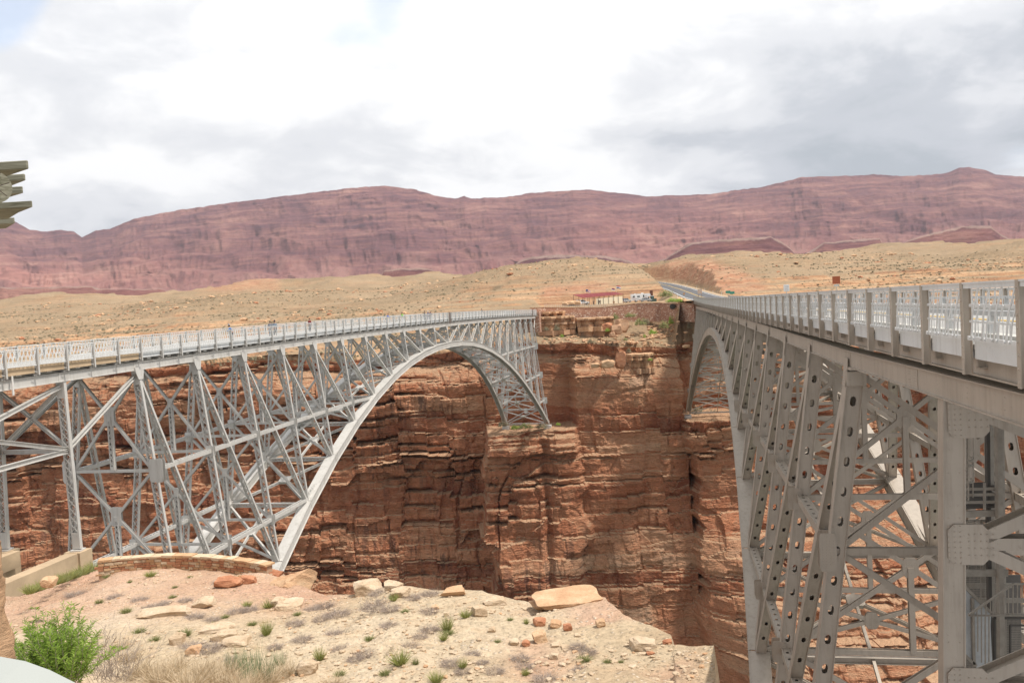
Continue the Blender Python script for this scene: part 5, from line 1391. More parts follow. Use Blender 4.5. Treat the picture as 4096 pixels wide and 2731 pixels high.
# parapet fence along the wall top
mb = MB()
for q in range(40):
    a = at(2178 + q * 7.5, 1229, 281.2); mb.bar(a, a + V((0, 0, .9)), .06, .06)
    if q: mb.bar(pa + V((0, 0, .85)), a + V((0, 0, .85)), .05, .05); mb.bar(pa + V((0, 0, .45)), a + V((0, 0, .45)), .04, .04)
    pa = a
o = mb.obj('pipe_railing', GALV); tag(o, 'thin grey pipe railing on top of the red masonry wall', 'railing')

# highway beyond the bridge
def road_ribbon(name, off0, off1, dz, mat, y0=258, y1=560, dash=None, parent=None):
    ys = np.arange(y0, y1, 2.0); P = []
    mb = MB()
    for i in range(len(ys) - 1):
        if dash and (i % dash[0]) >= dash[1]: continue
        q = []
        for y in (ys[i], ys[i + 1]):
            x = float(road_x(y)); dxx = float(road_x(y + 1) - road_x(y - 1)) / 2; n = V((1, -dxx, 0)).normalized(); z = float(road_z(np.array(y))) + dz
            q.append((V((x, y, z)) + n * off0, V((x, y, z)) + n * off1))
        (a, b), (c, d) = q
        mb.poly([tuple(v) for v in (a, b, d, c)], [(0, 1, 2, 3)])
    return mb.obj(name, mat, None, kind='structure')
road_ribbon('highway', -6.3, 6.3, .05, ASPH)
for o0, o1, m_, nm in ((-5.6, -5.35, WHITE_LINE, 'road_marking'), (5.2, 5.45, WHITE_LINE, 'road_marking'), (-.3, -.12, YELLOW_LINE, 'road_marking'), (.12, .3, YELLOW_LINE, 'road_marking')):
    road_ribbon(nm, o0, o1, .055, m_)
road_ribbon('road_shoulder', -8.6, -6.3, .03, plain('gravel_shoulder', (.40, .30, .20), .95, .15, .6, .1, 0, False)); road_ribbon('road_shoulder', 6.3, 8.4, .03, plain('gravel_shoulder', (.40, .30, .20), .95, .15, .6, .1, 0, False))
# delineator posts
for q, y in enumerate((300, 330, 362, 396, 432)):
    x = float(road_x(y)) + 7.4; z = float(road_z(np.array(float(y)))); m = MB(); m.bar((x, y, z), (x, y, z + 1.3), .14, .05); o = m.obj('delineator_post', plain('white_plastic', (.8, .8, .78))); tag(o, ('nearest', 'second', 'third', 'fourth', 'farthest')[q] + ' white marker post on the outer shoulder of the highway bend', 'marker post', 'marker posts along the highway bend')
for q, y in enumerate((300, 345)):
    x = float(road_x(y)) - 8.2; z = float(road_z(np.array(float(y)))); m = MB(); m.bar((x, y, z), (x, y, z + 1.2), .14, .05); o = m.obj('delineator_post', plain('white_plastic', (.8, .8, .78))); tag(o, ('nearer', 'farther')[q] + ' white marker post on the inner side of the highway bend', 'marker post', 'marker posts inside the highway bend')

PAINT_W = plain('white_vehicle_paint', (.78, .78, .77), .25, .02, 1, .5); PAINT_S = plain('silver_vehicle_paint', (.50, .51, .52), .25, .02, 1, .5, .5)
GLASS = plain('dark_window_glass', (.03, .035, .04), .08, .1, 1, .6); TYRE = plain('tyre_rubber', (.025, .025, .025), .85); RIMM = plain('alloy_rim', (.55, .55, .56), .3, .05, 3, .5, .6)
REDP = plain('red_lamp', (.5, .03, .02), .3); MAROON = plain('maroon_roof_sheet', (.22, .035, .035), .55, .1, 1); CREAM = plain('cream_plywood_panel', (.66, .58, .43), .8, .05, 1.5); DARKW = plain('dark_timber', (.07, .045, .035), .8)
FENDER = plain('black_trim', (.03, .03, .03), .6)
def wheels(root, xs, w, r):
    for x in xs:
        for s_ in (-1, 1):
            m = MB(); m.cyl((x, s_ * (w / 2 - .24), r), (x, s_ * w / 2, r), r, n=18); t = m.obj('wheel', TYRE, root)
            m = MB(); m.cyl((x, s_ * (w / 2 - .05), r), (x, s_ * (w / 2 + .01), r), r * .62, n=12); m.obj('rim', RIMM, t)
def car(name, label, cat, loc, rz, L, Wd, Hh, prof, cabin, paint, wx, r, lower=True):
    root = thing(name, label, cat, loc, rz=rz)
    def shell(pts, w, inset):
        m = MB(); n = len(pts); vs = []
        for s_ in (-1, 1):
            for x, z in pts:
                k = w / 2 - inset * max(0, (z - pts_zmin) / (Hh - pts_zmin + 1e-6)); vs.append((x, s_ * k, z))
        m.poly(vs, [tuple(range(n)), tuple(range(2 * n - 1, n - 1, -1))] + [(i, n + i, n + (i + 1) % n, (i + 1) % n) for i in range(n)]); return m
    pts_zmin = .3
    b = shell(prof, Wd, .04).obj('body', paint, root); bv = b.modifiers.new('b', 'BEVEL'); bv.width = .06; bv.segments = 2
    pts_zmin = cabin[0][1]; c = shell(cabin, Wd - .1, .22).obj('windows', GLASS, root)
    # roof and pillars over the glass
    tops = [p for p in cabin if p[1] > Hh - .12]; m = MB(); x0, x1 = min(p[0] for p in tops), max(p[0] for p in tops)
    m.bar((x0 - .05, 0, Hh - .01), (x1 + .05, 0, Hh - .01), Wd - .48, .07); m.obj('roof', paint, root)
    zb = cabin[0][1]
    for x in ([x0 - .1, (x0 + x1) / 2, x1 + .05]):
        for s_ in (-1, 1): m = MB(); m.bar((x, s_ * (Wd / 2 - .04), zb), (x, s_ * (Wd / 2 - .25), Hh), .1, .05, (0, 1, 0)); m.obj('pillar', paint, root)
    wheels(root, wx, Wd, r)
    xf = max(p[0] for p in prof); xr = min(p[0] for p in prof)
    for s_ in (-1, 1):
        m = MB(); m.box((xf - .06, s_ * (Wd / 2 - .25), .72), .16, .36, .16); m.obj('headlight', GALV, root)
        m = MB(); m.box((xr + .04, s_ * (Wd / 2 - .2), .85), .12, .26, .2); m.obj('tail_light', REDP, root)
        m = MB(); m.box((x1 - .05 if lower else x1, s_ * (Wd / 2 + .08), 1.05), .12, .2, .14); m.obj('mirror', paint, root)
    return root
suvP = [(-2.3, .35), (-2.35, .9), (-2.2, 1.08), (1.15, 1.08), (2.15, .98), (2.35, .75), (2.35, .35)]
suvC = [(-2.2, 1.05), (-1.95, 1.68), (.35, 1.70), (1.2, 1.05)]
sedP = [(-2.3, .3), (-2.35, .85), (-2.2, .98), (1.1, .95), (2.1, .80), (2.35, .6), (2.35, .3)]
sedC = [(-1.85, .95), (-1.05, 1.40), (.35, 1.42), (1.25, .93)]
p = at(2330, 1218, 316); p.z = -.2; car('parked_suv', 'white SUV parked left of the stall, partly behind its roof posts', 'car', p, .15, 5, 1.95, 1.78, [(x, z + .05) for x, z in suvP], [(x, z + .08) for x, z in suvC], PAINT_W, (-1.5, 1.5), .38).scale = (1.08,) * 3
p = at(2504, 1207, 336); p.z = -.2; car('parked_suv', 'silver SUV parked between the stall and the motorhome', 'car', p, .75, 4.6, 1.85, 1.7, suvP, suvC, PAINT_S, (-1.45, 1.45), .37)
p = at(2583, 1203, 338); p.z = -.2; car('parked_sedan', 'silver sedan parked in front of the white motorhome', 'car', p, .12, 4.7, 1.8, 1.45, sedP, sedC, PAINT_S, (-1.45, 1.45), .34)
# motorhome
p = at(2562, 1199, 345); p.z = -.15
R = thing('motorhome', 'white motorhome with dark swooping stripes parked at the end of the yard', 'motorhome', p, rz=.05)
m = MB(); m.prism([(-3.9, -1.2, z) if 0 else (x, -1.2, z) for x, z in ((-3.9, .55), (-3.9, 3.1), (-3.7, 3.25), (3.5, 3.25), (3.95, 2.9), (3.95, 2.1), (2.75, 1.9), (2.75, .55))], (0, 2.4, 0)); o = m.obj('body', PAINT_W, R)
m = MB(); m.prism([(x, -1.0, z) for x, z in ((2.7, .5), (2.7, 1.9), (3.2, 1.85), (3.7, 1.25), (4.4, 1.1), (4.5, .5))], (0, 2.0, 0)); m.obj('cab', PAINT_W, R)
m = MB(); m.prism([(x, -1.02, z) for x, z in ((2.85, 1.2), (2.85, 1.8), (3.12, 1.78), (3.5, 1.22))], (0, 2.04, 0)); m.obj('cab_window', GLASS, R)
for x, z, w, h in ((-2.9, 2.2, .8, .6), (-1.0, 2.15, 1.1, .5), (1.1, 2.3, .5, .8)): m = MB(); m.box((x, -1.21, z), w, .04, h); m.obj('window', GLASS, R)
m = MB(); m.box((.1, -1.22, 1.6), .7, .04, 1.9); m.obj('door', PAINT_W, R)
for k, (x0, z0, x1, z1) in enumerate(((-3.7, 1.9, -2.0, 1.3), (-2.0, 1.3, -.5, .9), (-3.7, 1.2, -2.2, .85), (.8, 1.7, 2.4, 2.4), (.6, 1.2, 2.4, 1.7))): m = MB(); m.bar((x0, -1.22, z0), (x1, -1.22, z1), .03, .11); m.obj('stripe', DARKW if k % 2 else MAROON, R)
m = MB(); m.box((.8, 0, 3.38), .9, .8, .28); m.obj('roof_unit', PAINT_W, R); m = MB(); m.box((-2.2, 0, 3.32), .5, .5, .18); m.obj('roof_vent', PAINT_W, R)
wheels(R, (-1.9, 3.2), 2.3, .42)
# stall
R = thing('market_stall', 'long open stall with a maroon roof and cream panel wall above the canyon', 'stall', at(2400, 1215, 305))
def st(px, row, Y): return at(px, row, Y) - R.location
a, b = st(2328, 1192, 300), st(2492, 1175, 318); roofw = V((-1.1, 3.6, .15)); c0, c1 = st(2330, 1192, 296), st(2492, 1176.5, 312)
z0 = -.35 - R.location.z
dv = (c1 - c0); dv.z = 0; dvn = dv.normalized(); nr = V((-dvn.y, dvn.x, 0)); zt0, zt1 = c0.z, c1.z
A0 = V((c0.x, c0.y, zt0)); A1 = V((c1.x, c1.y, zt1)); B0 = A0 + nr * 4.2 + V((0, 0, 1.3)); B1 = A1 + nr * 4.2 + V((0, 0, .9))
m = MB(); m.prism([A0, A1, B1, B0], (0, 0, .12)); m.obj('roof', MAROON, R)
for q in range(22):
    s_ = A0.lerp(A1, (q + .5) / 22) + V((0, 0, .13)); e_ = B0.lerp(B1, (q + .5) / 22) + V((0, 0, .13)); m = MB(); m.bar(s_, e_, .05, .05); m.obj('roof_rib', MAROON, R)
L_ = (A1 - A0).length
for q in range(9):
    t = q / 8; s_ = A0.lerp(A1, t); m = MB(); m.bar((s_.x, s_.y + .1, z0), (s_.x, s_.y + .1, s_.z), .12, .12); m.obj('post', DARKW, R)
    s_ = B0.lerp(B1, t); m = MB(); m.bar((s_.x, s_.y - .1, z0), (s_.x, s_.y - .1, s_.z), .12, .12); m.obj('post', DARKW, R)
for q in range(6):
    t0, t1 = .34 + q * .11, .34 + (q + 1) * .11 - .004; s_, e_ = A0.lerp(A1, t0), A0.lerp(A1, t1); h0, h1 = s_.z - .65, e_.z - .75; off = nr * .25
    m = MB(); m.prism([V((s_.x, s_.y, z0 + .1)) + off, V((e_.x, e_.y, z0 + .1)) + off, V((e_.x, e_.y, h1)) + off, V((s_.x, s_.y, h0)) + off], nr * .06); m.obj('panel', CREAM, R)
for q in range(2): m = MB(); s_ = A0.lerp(A1, .08 + q * .13) + nr * 1.6; m.bar(V((s_.x, s_.y, z0 + .75)), V((s_.x, s_.y, z0 + .75)) + dvn * 1.9, .8, .06); m.bar(V((s_.x, s_.y, z0)), V((s_.x, s_.y, z0 + .75)), .06, .06); m.bar(V((s_.x, s_.y, z0)) + dvn * 1.8, V((s_.x, s_.y, z0 + .75)) + dvn * 1.8, .06, .06); m.obj('table', DARKW, R)
# flags
def flag(px, base_row, top_row, Y, cols, label, lean=0.0, size=1.6):
    b = at(px, base_row, Y); t_ = at(px, top_row, Y); h = t_.z - b.z
    R = thing('flagpole', label, 'flag', b, group='flags flying over the stall'); m = MB(); m.cyl((0, 0, 0), (0, 0, h), .04, .03, 8); m.obj('pole', GALV, R)
    nc = len(cols)
    for k, c in enumerate(cols):
        m = MB(); nx = 8; vs = []
        z1 = h - .05 - k * size / nc * .62; z2 = z1 - size / nc * .62
        for i in range(nx + 1):
            x = i / nx * size; yo = .12 * math.sin(x * 5); dz = -.25 * x * x / size
            vs += [(x, yo - .01, z1 + dz), (x, yo - .01, z2 + dz), (x, yo + .01, z1 + dz), (x, yo + .01, z2 + dz)]
        fs = []
        for i in range(nx):
            a = 4 * i; fs += [(a, a + 1, a + 5, a + 4), (a + 2, a + 6, a + 7, a + 3), (a, a + 4, a + 6, a + 2), (a + 1, a + 3, a + 7, a + 5)]
        m.poly(vs, fs); m.obj('stripe', c, R)
    return R
FR, FW, FB_ = plain('flag_red', (.45, .04, .05), .8), plain('flag_white', (.75, .75, .75), .8), plain('flag_blue', (.05, .07, .22), .8)
R = flag(2346, 1215, 1157, 316, [FR, FW] * 6 + [FR], 'red and white striped flag with a blue corner, upper flag left of the stall', size=1.7)
m = MB(); m.box((.36, -.02, (at(2346, 1157, 316).z - at(2346, 1215, 316).z) - .33), .72, .1, .55); m.obj('canton', FB_, R)
flag(2345, 1215, 1173, 315, [FR, FW, FB_], 'red, white and blue flag flying low left of the stall', size=1.6)
flag(2449, 1200, 1152, 322, [FR, FB_, FW], 'dark red and blue flag behind the middle of the maroon roof', size=1.2)
flag(2468, 1200, 1142, 326, [FR, FW, FB_], 'highest flag in red, white and blue over the right end of the stall', size=1.6)
# yard furniture
p = at(2606, 1188, 346); R = thing('notice_board', 'tall dark brown board at the end of the yard behind the motorhome', 'board', V((p.x, p.y, -.35))); m = MB(); m.box((0, 0, 3.3), 1.25, .2, 2.6); m.obj('panel', plain('rust_brown_board', (.13, .05, .03)), R); m = MB(); m.bar((-.5, 0, 0), (-.5, 0, 2.2), .1, .1); m.obj('leg', DARKW, R); m = MB(); m.bar((.5, 0, 0), (.5, 0, 2.2), .1, .1); m.obj('leg', DARKW, R)
p = at(2609, 1190, 340); R = thing('portable_toilet', 'dark green portable toilet with a white roof beside the silver sedan', 'toilet', V((p.x, p.y, -.35))); m = MB(); m.box((0, 0, 1.1), 1.2, 1.2, 2.2); m.obj('cabin', plain('green_plastic', (.05, .09, .08)), R); m = MB(); m.box((0, 0, 2.28), 1.3, 1.3, .16); m.obj('roof', PAINT_W, R); m = MB(); m.box((0, -.62, 1.05), .75, .03, 1.85); m.obj('door', plain('green_plastic_door', (.07, .12, .11)), R)
p = at(2614, 1203, 330); R = thing('waste_bin', 'low green bin on the ground next to the portable toilet', 'bin', V((p.x + .6, p.y, -.35))); m = MB(); m.box((0, 0, .55), 1.1, .9, 1.1); m.obj('box', plain('bin_green', (.06, .10, .08)), R); m = MB(); m.box((0, 0, 1.14), 1.16, .96, .08); m.obj('lid', FENDER, R)
def sign(px, row_b, row_t, Y, w, h, mat, name, label, posts=1, wood=DARKW, zb=None):
    b = at(px, row_b, Y); t_ = at(px, row_t, Y); R = thing(name, label, 'sign', b); H = t_.z - b.z
    m = MB(); m.box((0, -.08, H - h / 2), w, .06, h); m.obj('panel', mat, R)
    for k in range(posts): x = 0 if posts == 1 else (-w * .35 + k * w * .7); m = MB(); m.bar((x, 0, -.6), (x, 0, H - .05), .12, .12); m.obj('post', wood, R)
    return R
sign(2800, 1186, 1156, 258, 1.35, 1.4, plain('weathered_plywood', (.42, .31, .24), .9), 'road_sign', 'back of a brown sign at the far end of the highway bridge', 2, wood=plain('sign_post_brown', (.25, .17, .12)))
sign(2456, 1226, 1204, 283, .6, .65, plain('brown_sign_panel', (.36, .20, .11)), 'small_sign', 'small brown sign on top of the masonry wall', 1)
sign(2736, 1180, 1171, 320, .7, .7, plain('orange_brown_sign', (.45, .25, .12)), 'small_sign', 'small orange-brown sign in the fork of the road', 1)
R = sign(3147, 1190, 1138, 190, 1.25, 1.5, plain('white_sign_face', (.72, .71, .68)), 'road_sign', 'white sign on a post beyond the highway bridge railing', 1, wood=GALV)
for q in range(4): m = MB(); m.box((0, -.12, 2.35 - q * .32 + .25), .9, .02, .07); m.obj('lettering', plain('sign_lettering', (.35, .25, .22)), R)
sign(3346, 1152, 1105, 240, 2.2, 2.1, plain('rust_red_board', (.32, .085, .035), .85), 'rust_board', 'square rust red board standing on the plateau right of the highway', 1, wood=CONC)
m = MB(); q = at(3346, 1141, 239); m.box(q, 1.4, .5, .5); o = m.obj('concrete_base', CONC); tag(o, 'pale concrete block under the square rust red board', 'concrete block')
for px, row, Y in ((2912, 1168, 300), (2928, 1171, 296)): 
    q = at(px, row, Y); m = MB(); m.box(q, 1.7, .08, .9); m.bar(q - V((0, -.05, 1.4)), q + V((0, .05, 0)), .1, .1); o = m.obj('green_sign', plain('green_sign_face', (.04, .22, .16))); tag(o, ('left', 'right')[px > 2920] + ' one of two small green signs at the foot of the cutting', 'sign', 'pair of green signs at the cutting')

# ---- boulders and bushes below the far yard
def frock(px, py, wpx, hpx, Y, label, seed, mat=ROCK_FAR, blocky=.6, rz=0.0, group='boulders on the slope below the yard'):
    p = at(px, py, Y); w, h = wpx / FPX * Y, hpx / FPX * Y; me = rock_mesh('boulder', mat, seed, w, w * .9, h * 1.25, blocky, 3)
    o = bpy.data.objects.new('boulder', me); o.location = (p.x, p.y, p.z); o.rotation_euler = (0, 0, rz); linkobj(o, label=label, category='boulder', group=group)
frock(2487, 1303, 58, 50, 262, 'largest rounded boulder on the slope below the masonry wall', 61, rz=.4)
frock(2467, 1318, 48, 36, 259, 'second big boulder leaning against the front of the largest one', 62)
frock(2450, 1338, 24, 18, 257, 'small split boulder at the foot of the two big boulders', 63)
frock(2280, 1213, 62, 16, 292, 'heap of pale rocks left of the stall', 64, ROCK_TAN, .3)
frock(2262, 1216, 30, 12, 291, 'flat pale rock at the left end of the rock heap', 65, ROCK_TAN)
frock(2308, 1214, 32, 18, 291, 'rounded tan boulder at the right end of the rock heap', 66, ROCK_TAN)
def ledge(px, py, wpx, hpx, Y, label, seed, layers=3, depth=9):
    p = at(px, py, Y); w, h = wpx / FPX * Y, hpx / FPX * Y; R = thing('rock_ledge', label, 'rock ledge', p, group='rock ledges below the masonry wall'); rnd = random.Random(seed); z = -h / 2 - 3.4; layers += 2
    for k in range(layers):
        th_ = 1.7 if k < 2 else h / (layers - 2) * rnd.uniform(.75, 1.2); n = 22; back = rnd.uniform(-.2, 1.4) if k < layers - 1 else -.3; pts = []
        for i in range(n + 1):
            x = -w / 2 + w * i / n; e = abs(2 * i / n - 1) ** 4; pts.append(V((x + rnd.uniform(-.2, .2), back - depth * .15 + e * 2.5 + rnd.uniform(-.45, .45) + .9 * math.sin(i * .9 + seed), z)))
        pts = pts + [V((w / 2, depth, z)), V((-w / 2, depth, z))]
        m = MB(); m.prism(pts[::-1], (0, 0, th_ * .93)); m.obj('rock_layer', ROCK_FAR if k % 2 == 0 else ROCK_TAN, R); z += th_
    return R
ledge(2225, 1281, 150, 34, 271, 'long layered rock ledge below the left end of the masonry wall', 67, 4)
ledge(2385, 1284, 150, 38, 269, 'overhanging rock ledge in the middle below the masonry wall', 68, 4)
ledge(2215, 1255, 90, 16, 277, 'thin pale upper rock ledge right under the masonry wall', 69, 2)
frock(2430, 1304, 40, 22, 264, 'dark square block at the end of the overhanging ledge', 70, ROCK_RED, 1)
frock(2480, 1440, 44, 60, 250.5, 'dark red stacked block at the top of the central buttress', 71, ROCK_RED, 1)
ledge(2565, 1432, 110, 34, 253, 'dark layered slabs beside the stacked block on the buttress', 72, 4, 6)
frock(2380, 1460, 40, 16, 250, 'pale block on the lip of the buttress', 73, ROCK_TAN, 1)
frock(2430, 1455, 60, 30, 250.5, 'smooth pale boulder on the lip of the buttress', 74, ROCK_TAN, .5)
def far_stones(rnd=np.random.RandomState(8)):
    def fn():
        k = rnd.rand()
        if k < .55: px = rnd.uniform(2590, 2740); py = 1255 + (px - 2590) * -.1 + rnd.uniform(0, 60)
        else: px = rnd.uniform(2170, 2750); py = rnd.uniform(1300, 1360)
        Y = 283 - (py - 1255) * .27; p = at(px, py, Y); zg = float(plateau(np.array([p.x]), np.array([p.y]))[0]); return p.x, p.y, zg, .15 + .8 * rnd.rand() ** 2.2
    scatter_stones(420, 'rock_rubble', ROCK_TAN, fn); scatter_stones(260, 'rock_rubble', ROCK_FAR, fn)
far_stones()
FBUSH = [None] * 3
for q in range(3):
    mb = MB(); rnd = random.Random(q + 90)
    for _ in range(420):
        a = rnd.uniform(0, 6.283); e = math.asin(rnd.random()); r = rnd.uniform(.25, .5) ; c = V((math.cos(a) * math.cos(e) * r, math.sin(a) * math.cos(e) * r, math.sin(e) * r * 1.7 + .02)) * (1 + .3 * math.sin(a * 3 + q)); u = V((rnd.uniform(-1, 1), rnd.uniform(-1, 1), rnd.uniform(-1, 1))).normalized() * .055; w = u.orthogonal().normalized() * .05
        mb.poly([tuple(c - u), tuple(c + w), tuple(c + u), tuple(c - w)], [(0, 1, 2, 3)])
    FBUSH[q] = mb
FM = [[FBUSH[q].mesh('bush', mt) for q in range(3)] for mt in (FARSH, SAGE, LEAF)]
def fbush(px, py, wpx, hpx, Y, kind, label, group='bushes on the far canyon rim', k=[0]):
    k[0] += 1; p = at(px, py, Y); o = bpy.data.objects.new('bush', FM[kind][k[0] % 3]); o.location = p; w = wpx / FPX * Y; o.scale = (w, w, hpx / FPX * Y * 1.15); linkobj(o, label=label, category='bush', group=group)
for a in ((2185, 1322, 20, 16, 256, 0, 'dark bush beside the old bridge end post on the far rim'), (2228, 1322, 26, 26, 258, 0, 'tall dark round bush on the far rim left of the boulders'), (2248, 1348, 16, 12, 255, 2, 'bright green bush below the tall dark round bush'), (2430, 1326, 22, 14, 260, 2, 'bright green bush left of the two big boulders'), (2364, 1372, 34, 18, 254, 0, 'wide dark bush on the ledge under the boulders'), (2516, 1408, 18, 18, 252, 0, 'dark bush above the stacked block on the buttress'), (2502, 1362, 18, 11, 255, 1, 'olive bush right of the wide dark bush'), (2684, 1295, 24, 30, 271, 2, 'green bush among the rubble under the masonry wall'), (2658, 1312, 40, 30, 268, 1, 'broad olive bush among the rubble'), (2610, 1336, 36, 18, 262, 2, 'low bright green bush below the rubble'), (2758, 1315, 24, 24, 262, 0, 'dark bush on the red slope beside the highway bridge'), (2578, 1350, 12, 14, 258, 2, 'small green bush left of the low bright bush'), (2462, 1278, 26, 24, 270, 1, 'grey green bush at the end of the rock ledge'), (2560, 1300, 50, 26, 270, 1, 'wide grey olive bush right of the largest boulder'), (2585, 1292, 30, 20, 272, 0, 'dark green bush in the middle of the slope'), (2520, 1268, 50, 16, 277, 1, 'low dry bush under the wall'), (2780, 1285, 14, 30, 266, 0, 'dark narrow bush against the abutment'), (2665, 1186, 60, 26, 322, 1, 'wide olive bush inside the bend of the highway'), (2690, 1208, 60, 16, 275, 2, 'bright green strip of bush above the end of the masonry wall'), (2722, 1208, 40, 14, 270, 2, 'green bush at the near corner of the highway'), (2600, 1442, 22, 10, 251, 2, 'green tuft on the layered slab of the buttress'), (2010, 1705, 44, 22, 248, 0, 'dark bushes on the shelf below the left foot of the old arch'), (2100, 1712, 60, 18, 248, 1, 'green bush on the shelf between the feet of the old arch'), (2165, 1712, 50, 18, 248, 0, 'dark bush on the shelf near the right foot of the old arch'), (2060, 1715, 40, 14, 247.5, 2, 'bright tuft at the lip of the shelf under the old arch'), (2232, 1700, 20, 10, 248, 2, 'small green tuft right of the old arch foot'), (2790, 1655, 50, 34, 262, 0, 'dark bush on the shelf behind the left foot of the new arch'), (2850, 1665, 60, 26, 262, 0, 'wide dark bush on the shelf under the middle of the new arch'), (2934, 1680, 16, 12, 249, 2, 'green tuft on the lip of the shelf under the new arch')): fbush(*a)

# ------------------------------------------------------------------ people
SKIN = plain('skin', (.42, .24, .17), .6, .05, 5); HAIRD = plain('dark_hair', (.03, .022, .018), .7); HAIRB = plain('brown_hair', (.16, .09, .05), .7)
def cloth(n_, c): return plain(n_ + '_cloth', c, .85, .08, 6)
def person(label, loc, face, shirt, trousers, lean=0.0, hat=None, hair=HAIRD, h=1.72, arms='rail', group='people on the old bridge'):
    R = thing('person', label, 'person', loc, group=group, rz=face); k = h / 1.75
    def skin(name, verts, edges, rad, mat, root=0):
        me = bpy.data.meshes.new(name); me.from_pydata([tuple(V(v) * k) for v in verts], edges, []); me.materials.append(mat)
        o = bpy.data.objects.new(name, me); linkobj(o, R); m = o.modifiers.new('s', 'SKIN')
        for i, r in enumerate(rad): me.skin_vertices[0].data[i].radius = (r[0] * k, r[1] * k) if isinstance(r, tuple) else (r * k, r * k)
        me.skin_vertices[0].data[root].use_root = True; ss = o.modifiers.new('u', 'SUBSURF'); ss.levels = ss.render_levels = 1; return o
    a = lean; fx = lambda z: (z - .95) * math.sin(a)      # forward shift of the upper body
    up = lambda z: .95 + (z - .95) * math.cos(a)
    hz_, hx = up(1.62), fx(1.62)
    # one continuous body: pelvis, torso, neck, head, legs and arms (skin), clothing as fitted shells
    vs = [(0, 0, .95), (fx(1.2), 0, up(1.2)), (fx(1.42), 0, up(1.42)), (fx(1.5), 0, up(1.5)), (hx + .01, 0, hz_), (hx + .015, 0, hz_ + .09)]
    es = [(0, 1), (1, 2), (2, 3), (3, 4), (4, 5)]; rd = [(.14, .11), (.13, .10), (.15, .10), (.05, .05), (.085, .075), (.07, .065)]
    for s_ in (-1, 1):
        b = len(vs); vs += [(0, s_ * .09, .88), (.02, s_ * .11, .5), (-.01, s_ * .12, .09), (.10, s_ * .13, .04)]; es += [(0, b), (b, b + 1), (b + 1, b + 2), (b + 2, b + 3)]; rd += [.085, .058, .045, .04]
        b = len(vs); sx, sz_ = fx(1.42), up(1.40)
        if arms == 'rail': el, ha = (sx + .14, s_ * .25, sz_ - .24), (sx + .36, s_ * .14, sz_ - .26)
        else: el, ha = (sx + .02, s_ * .24, sz_ - .29), (sx + .10, s_ * .22, sz_ - .54)
        vs += [(sx, s_ * .17, sz_), el, ha, tuple(V(ha) + V((.07, 0, -.01)))]; es += [(2, b), (b, b + 1), (b + 1, b + 2), (b + 2, b + 3)]; rd += [.055, .042, .03, .028]
    skin('body', vs, es, rd, SKIN)
    vv = [(0, 0, 1.0), (fx(1.2), 0, up(1.2)), (fx(1.42), 0, up(1.42)), (fx(1.46), 0, up(1.46))]; ee = [(0, 1), (1, 2), (2, 3)]; rr = [(.165, .135), (.155, .125), (.17, .12), (.08, .08)]
    for s_ in (-1, 1):
        b = len(vv); sx, sz_ = fx(1.42), up(1.40)
        el, ha = ((sx + .14, s_ * .25, sz_ - .24), (sx + .34, s_ * .15, sz_ - .26)) if arms == 'rail' else ((sx + .02, s_ * .24, sz_ - .29), (sx + .09, s_ * .22, sz_ - .50))
        vv += [(sx, s_ * .17, sz_), el, ha]; ee += [(2, b), (b, b + 1), (b + 1, b + 2)]; rr += [.075, .06, .045]
    skin('jacket', vv, ee, rr, shirt)
    vv = [(0, 0, .97)]; ee = []; rr = [(.16, .13)]
    for s_ in (-1, 1): b = len(vv); vv += [(0, s_ * .09, .86), (.02, s_ * .11, .5), (-.01, s_ * .12, .1)]; ee += [(0, b), (b, b + 1), (b + 1, b + 2)]; rr += [.11, .08, .065]
    skin('trousers', vv, ee, rr, trousers)
    m = MB(); c = V((hx - .015, 0, hz_ + .075)) * k
    bm = bmesh.new(); bmesh.ops.create_icosphere(bm, subdivisions=2, radius=.105 * k)
    for v in bm.verts:
        if v.co.x > .05 * k and v.co.z < .03 * k: v.co.x = .05 * k
        v.co.z *= 1.05
    me = bpy.data.meshes.new('hair'); bm.to_mesh(me); bm.free(); me.materials.append(hair); child('hair', me, R, c)
    if hat is not None:
        m = MB(); m.cyl((hx, 0, hz_ + .13), (hx, 0, hz_ + .145), .17, n=16); m.cyl((hx, 0, hz_ + .145), (hx, 0, hz_ + .24), .10, .08, n=14); o = m.obj('hat', hat, R); o.scale = (k,) * 3
    return R
def on_old(px, lat):
    best = None
    for t in np.arange(-100, 96, .1):
        p = OB.deckpt(t, lat, 2.6); q = p
        # project
        y1 = q.y * cP + q.z * sP; z1 = -q.y * sP + q.z * cP; x1 = q.x; X1 = x1 * cR + z1 * sR
        e = abs(2048 + FPX * X1 / y1 - px)
        if best is None or e < best[0]: best = (e, t)
    return OB.deckpt(best[1], lat, 1.40)
th = math.atan2(OB.n.y, OB.n.x)
BLUEJ = cloth('blue_jacket', (.09, .19, .42)); NAVY = cloth('navy_trousers', (.03, .04, .07)); GREYJ = cloth('grey_jacket', (.24, .25, .28)); DKJ = cloth('dark_jacket', (.04, .045, .06)); RED_ = cloth('dark_red_shirt', (.22, .03, .03)); GRN = cloth('lime_green_shirt', (.22, .62, .06)); BRB = cloth('bright_blue_shirt', (.05, .12, .50)); PINK = cloth('pink_shirt', (.5, .25, .28)); JEAN = cloth('blue_jeans', (.08, .11, .18)); TANH = cloth('tan_hat', (.45, .36, .22)); WHT = cloth('white_shirt', (.65, .65, .66))
person('person in light blue jacket bending over the railing, nearest on the old bridge', on_old(928, .1), math.pi + th + .4, BLUEJ, NAVY, .45, hat=cloth('grey_cap', (.3, .3, .34)))
person('person in a tan hat and grey jacket walking beside a dark-haired companion', on_old(1081, -1.2), th - 1.2, GREYJ, JEAN, .05, hat=TANH, arms='down')
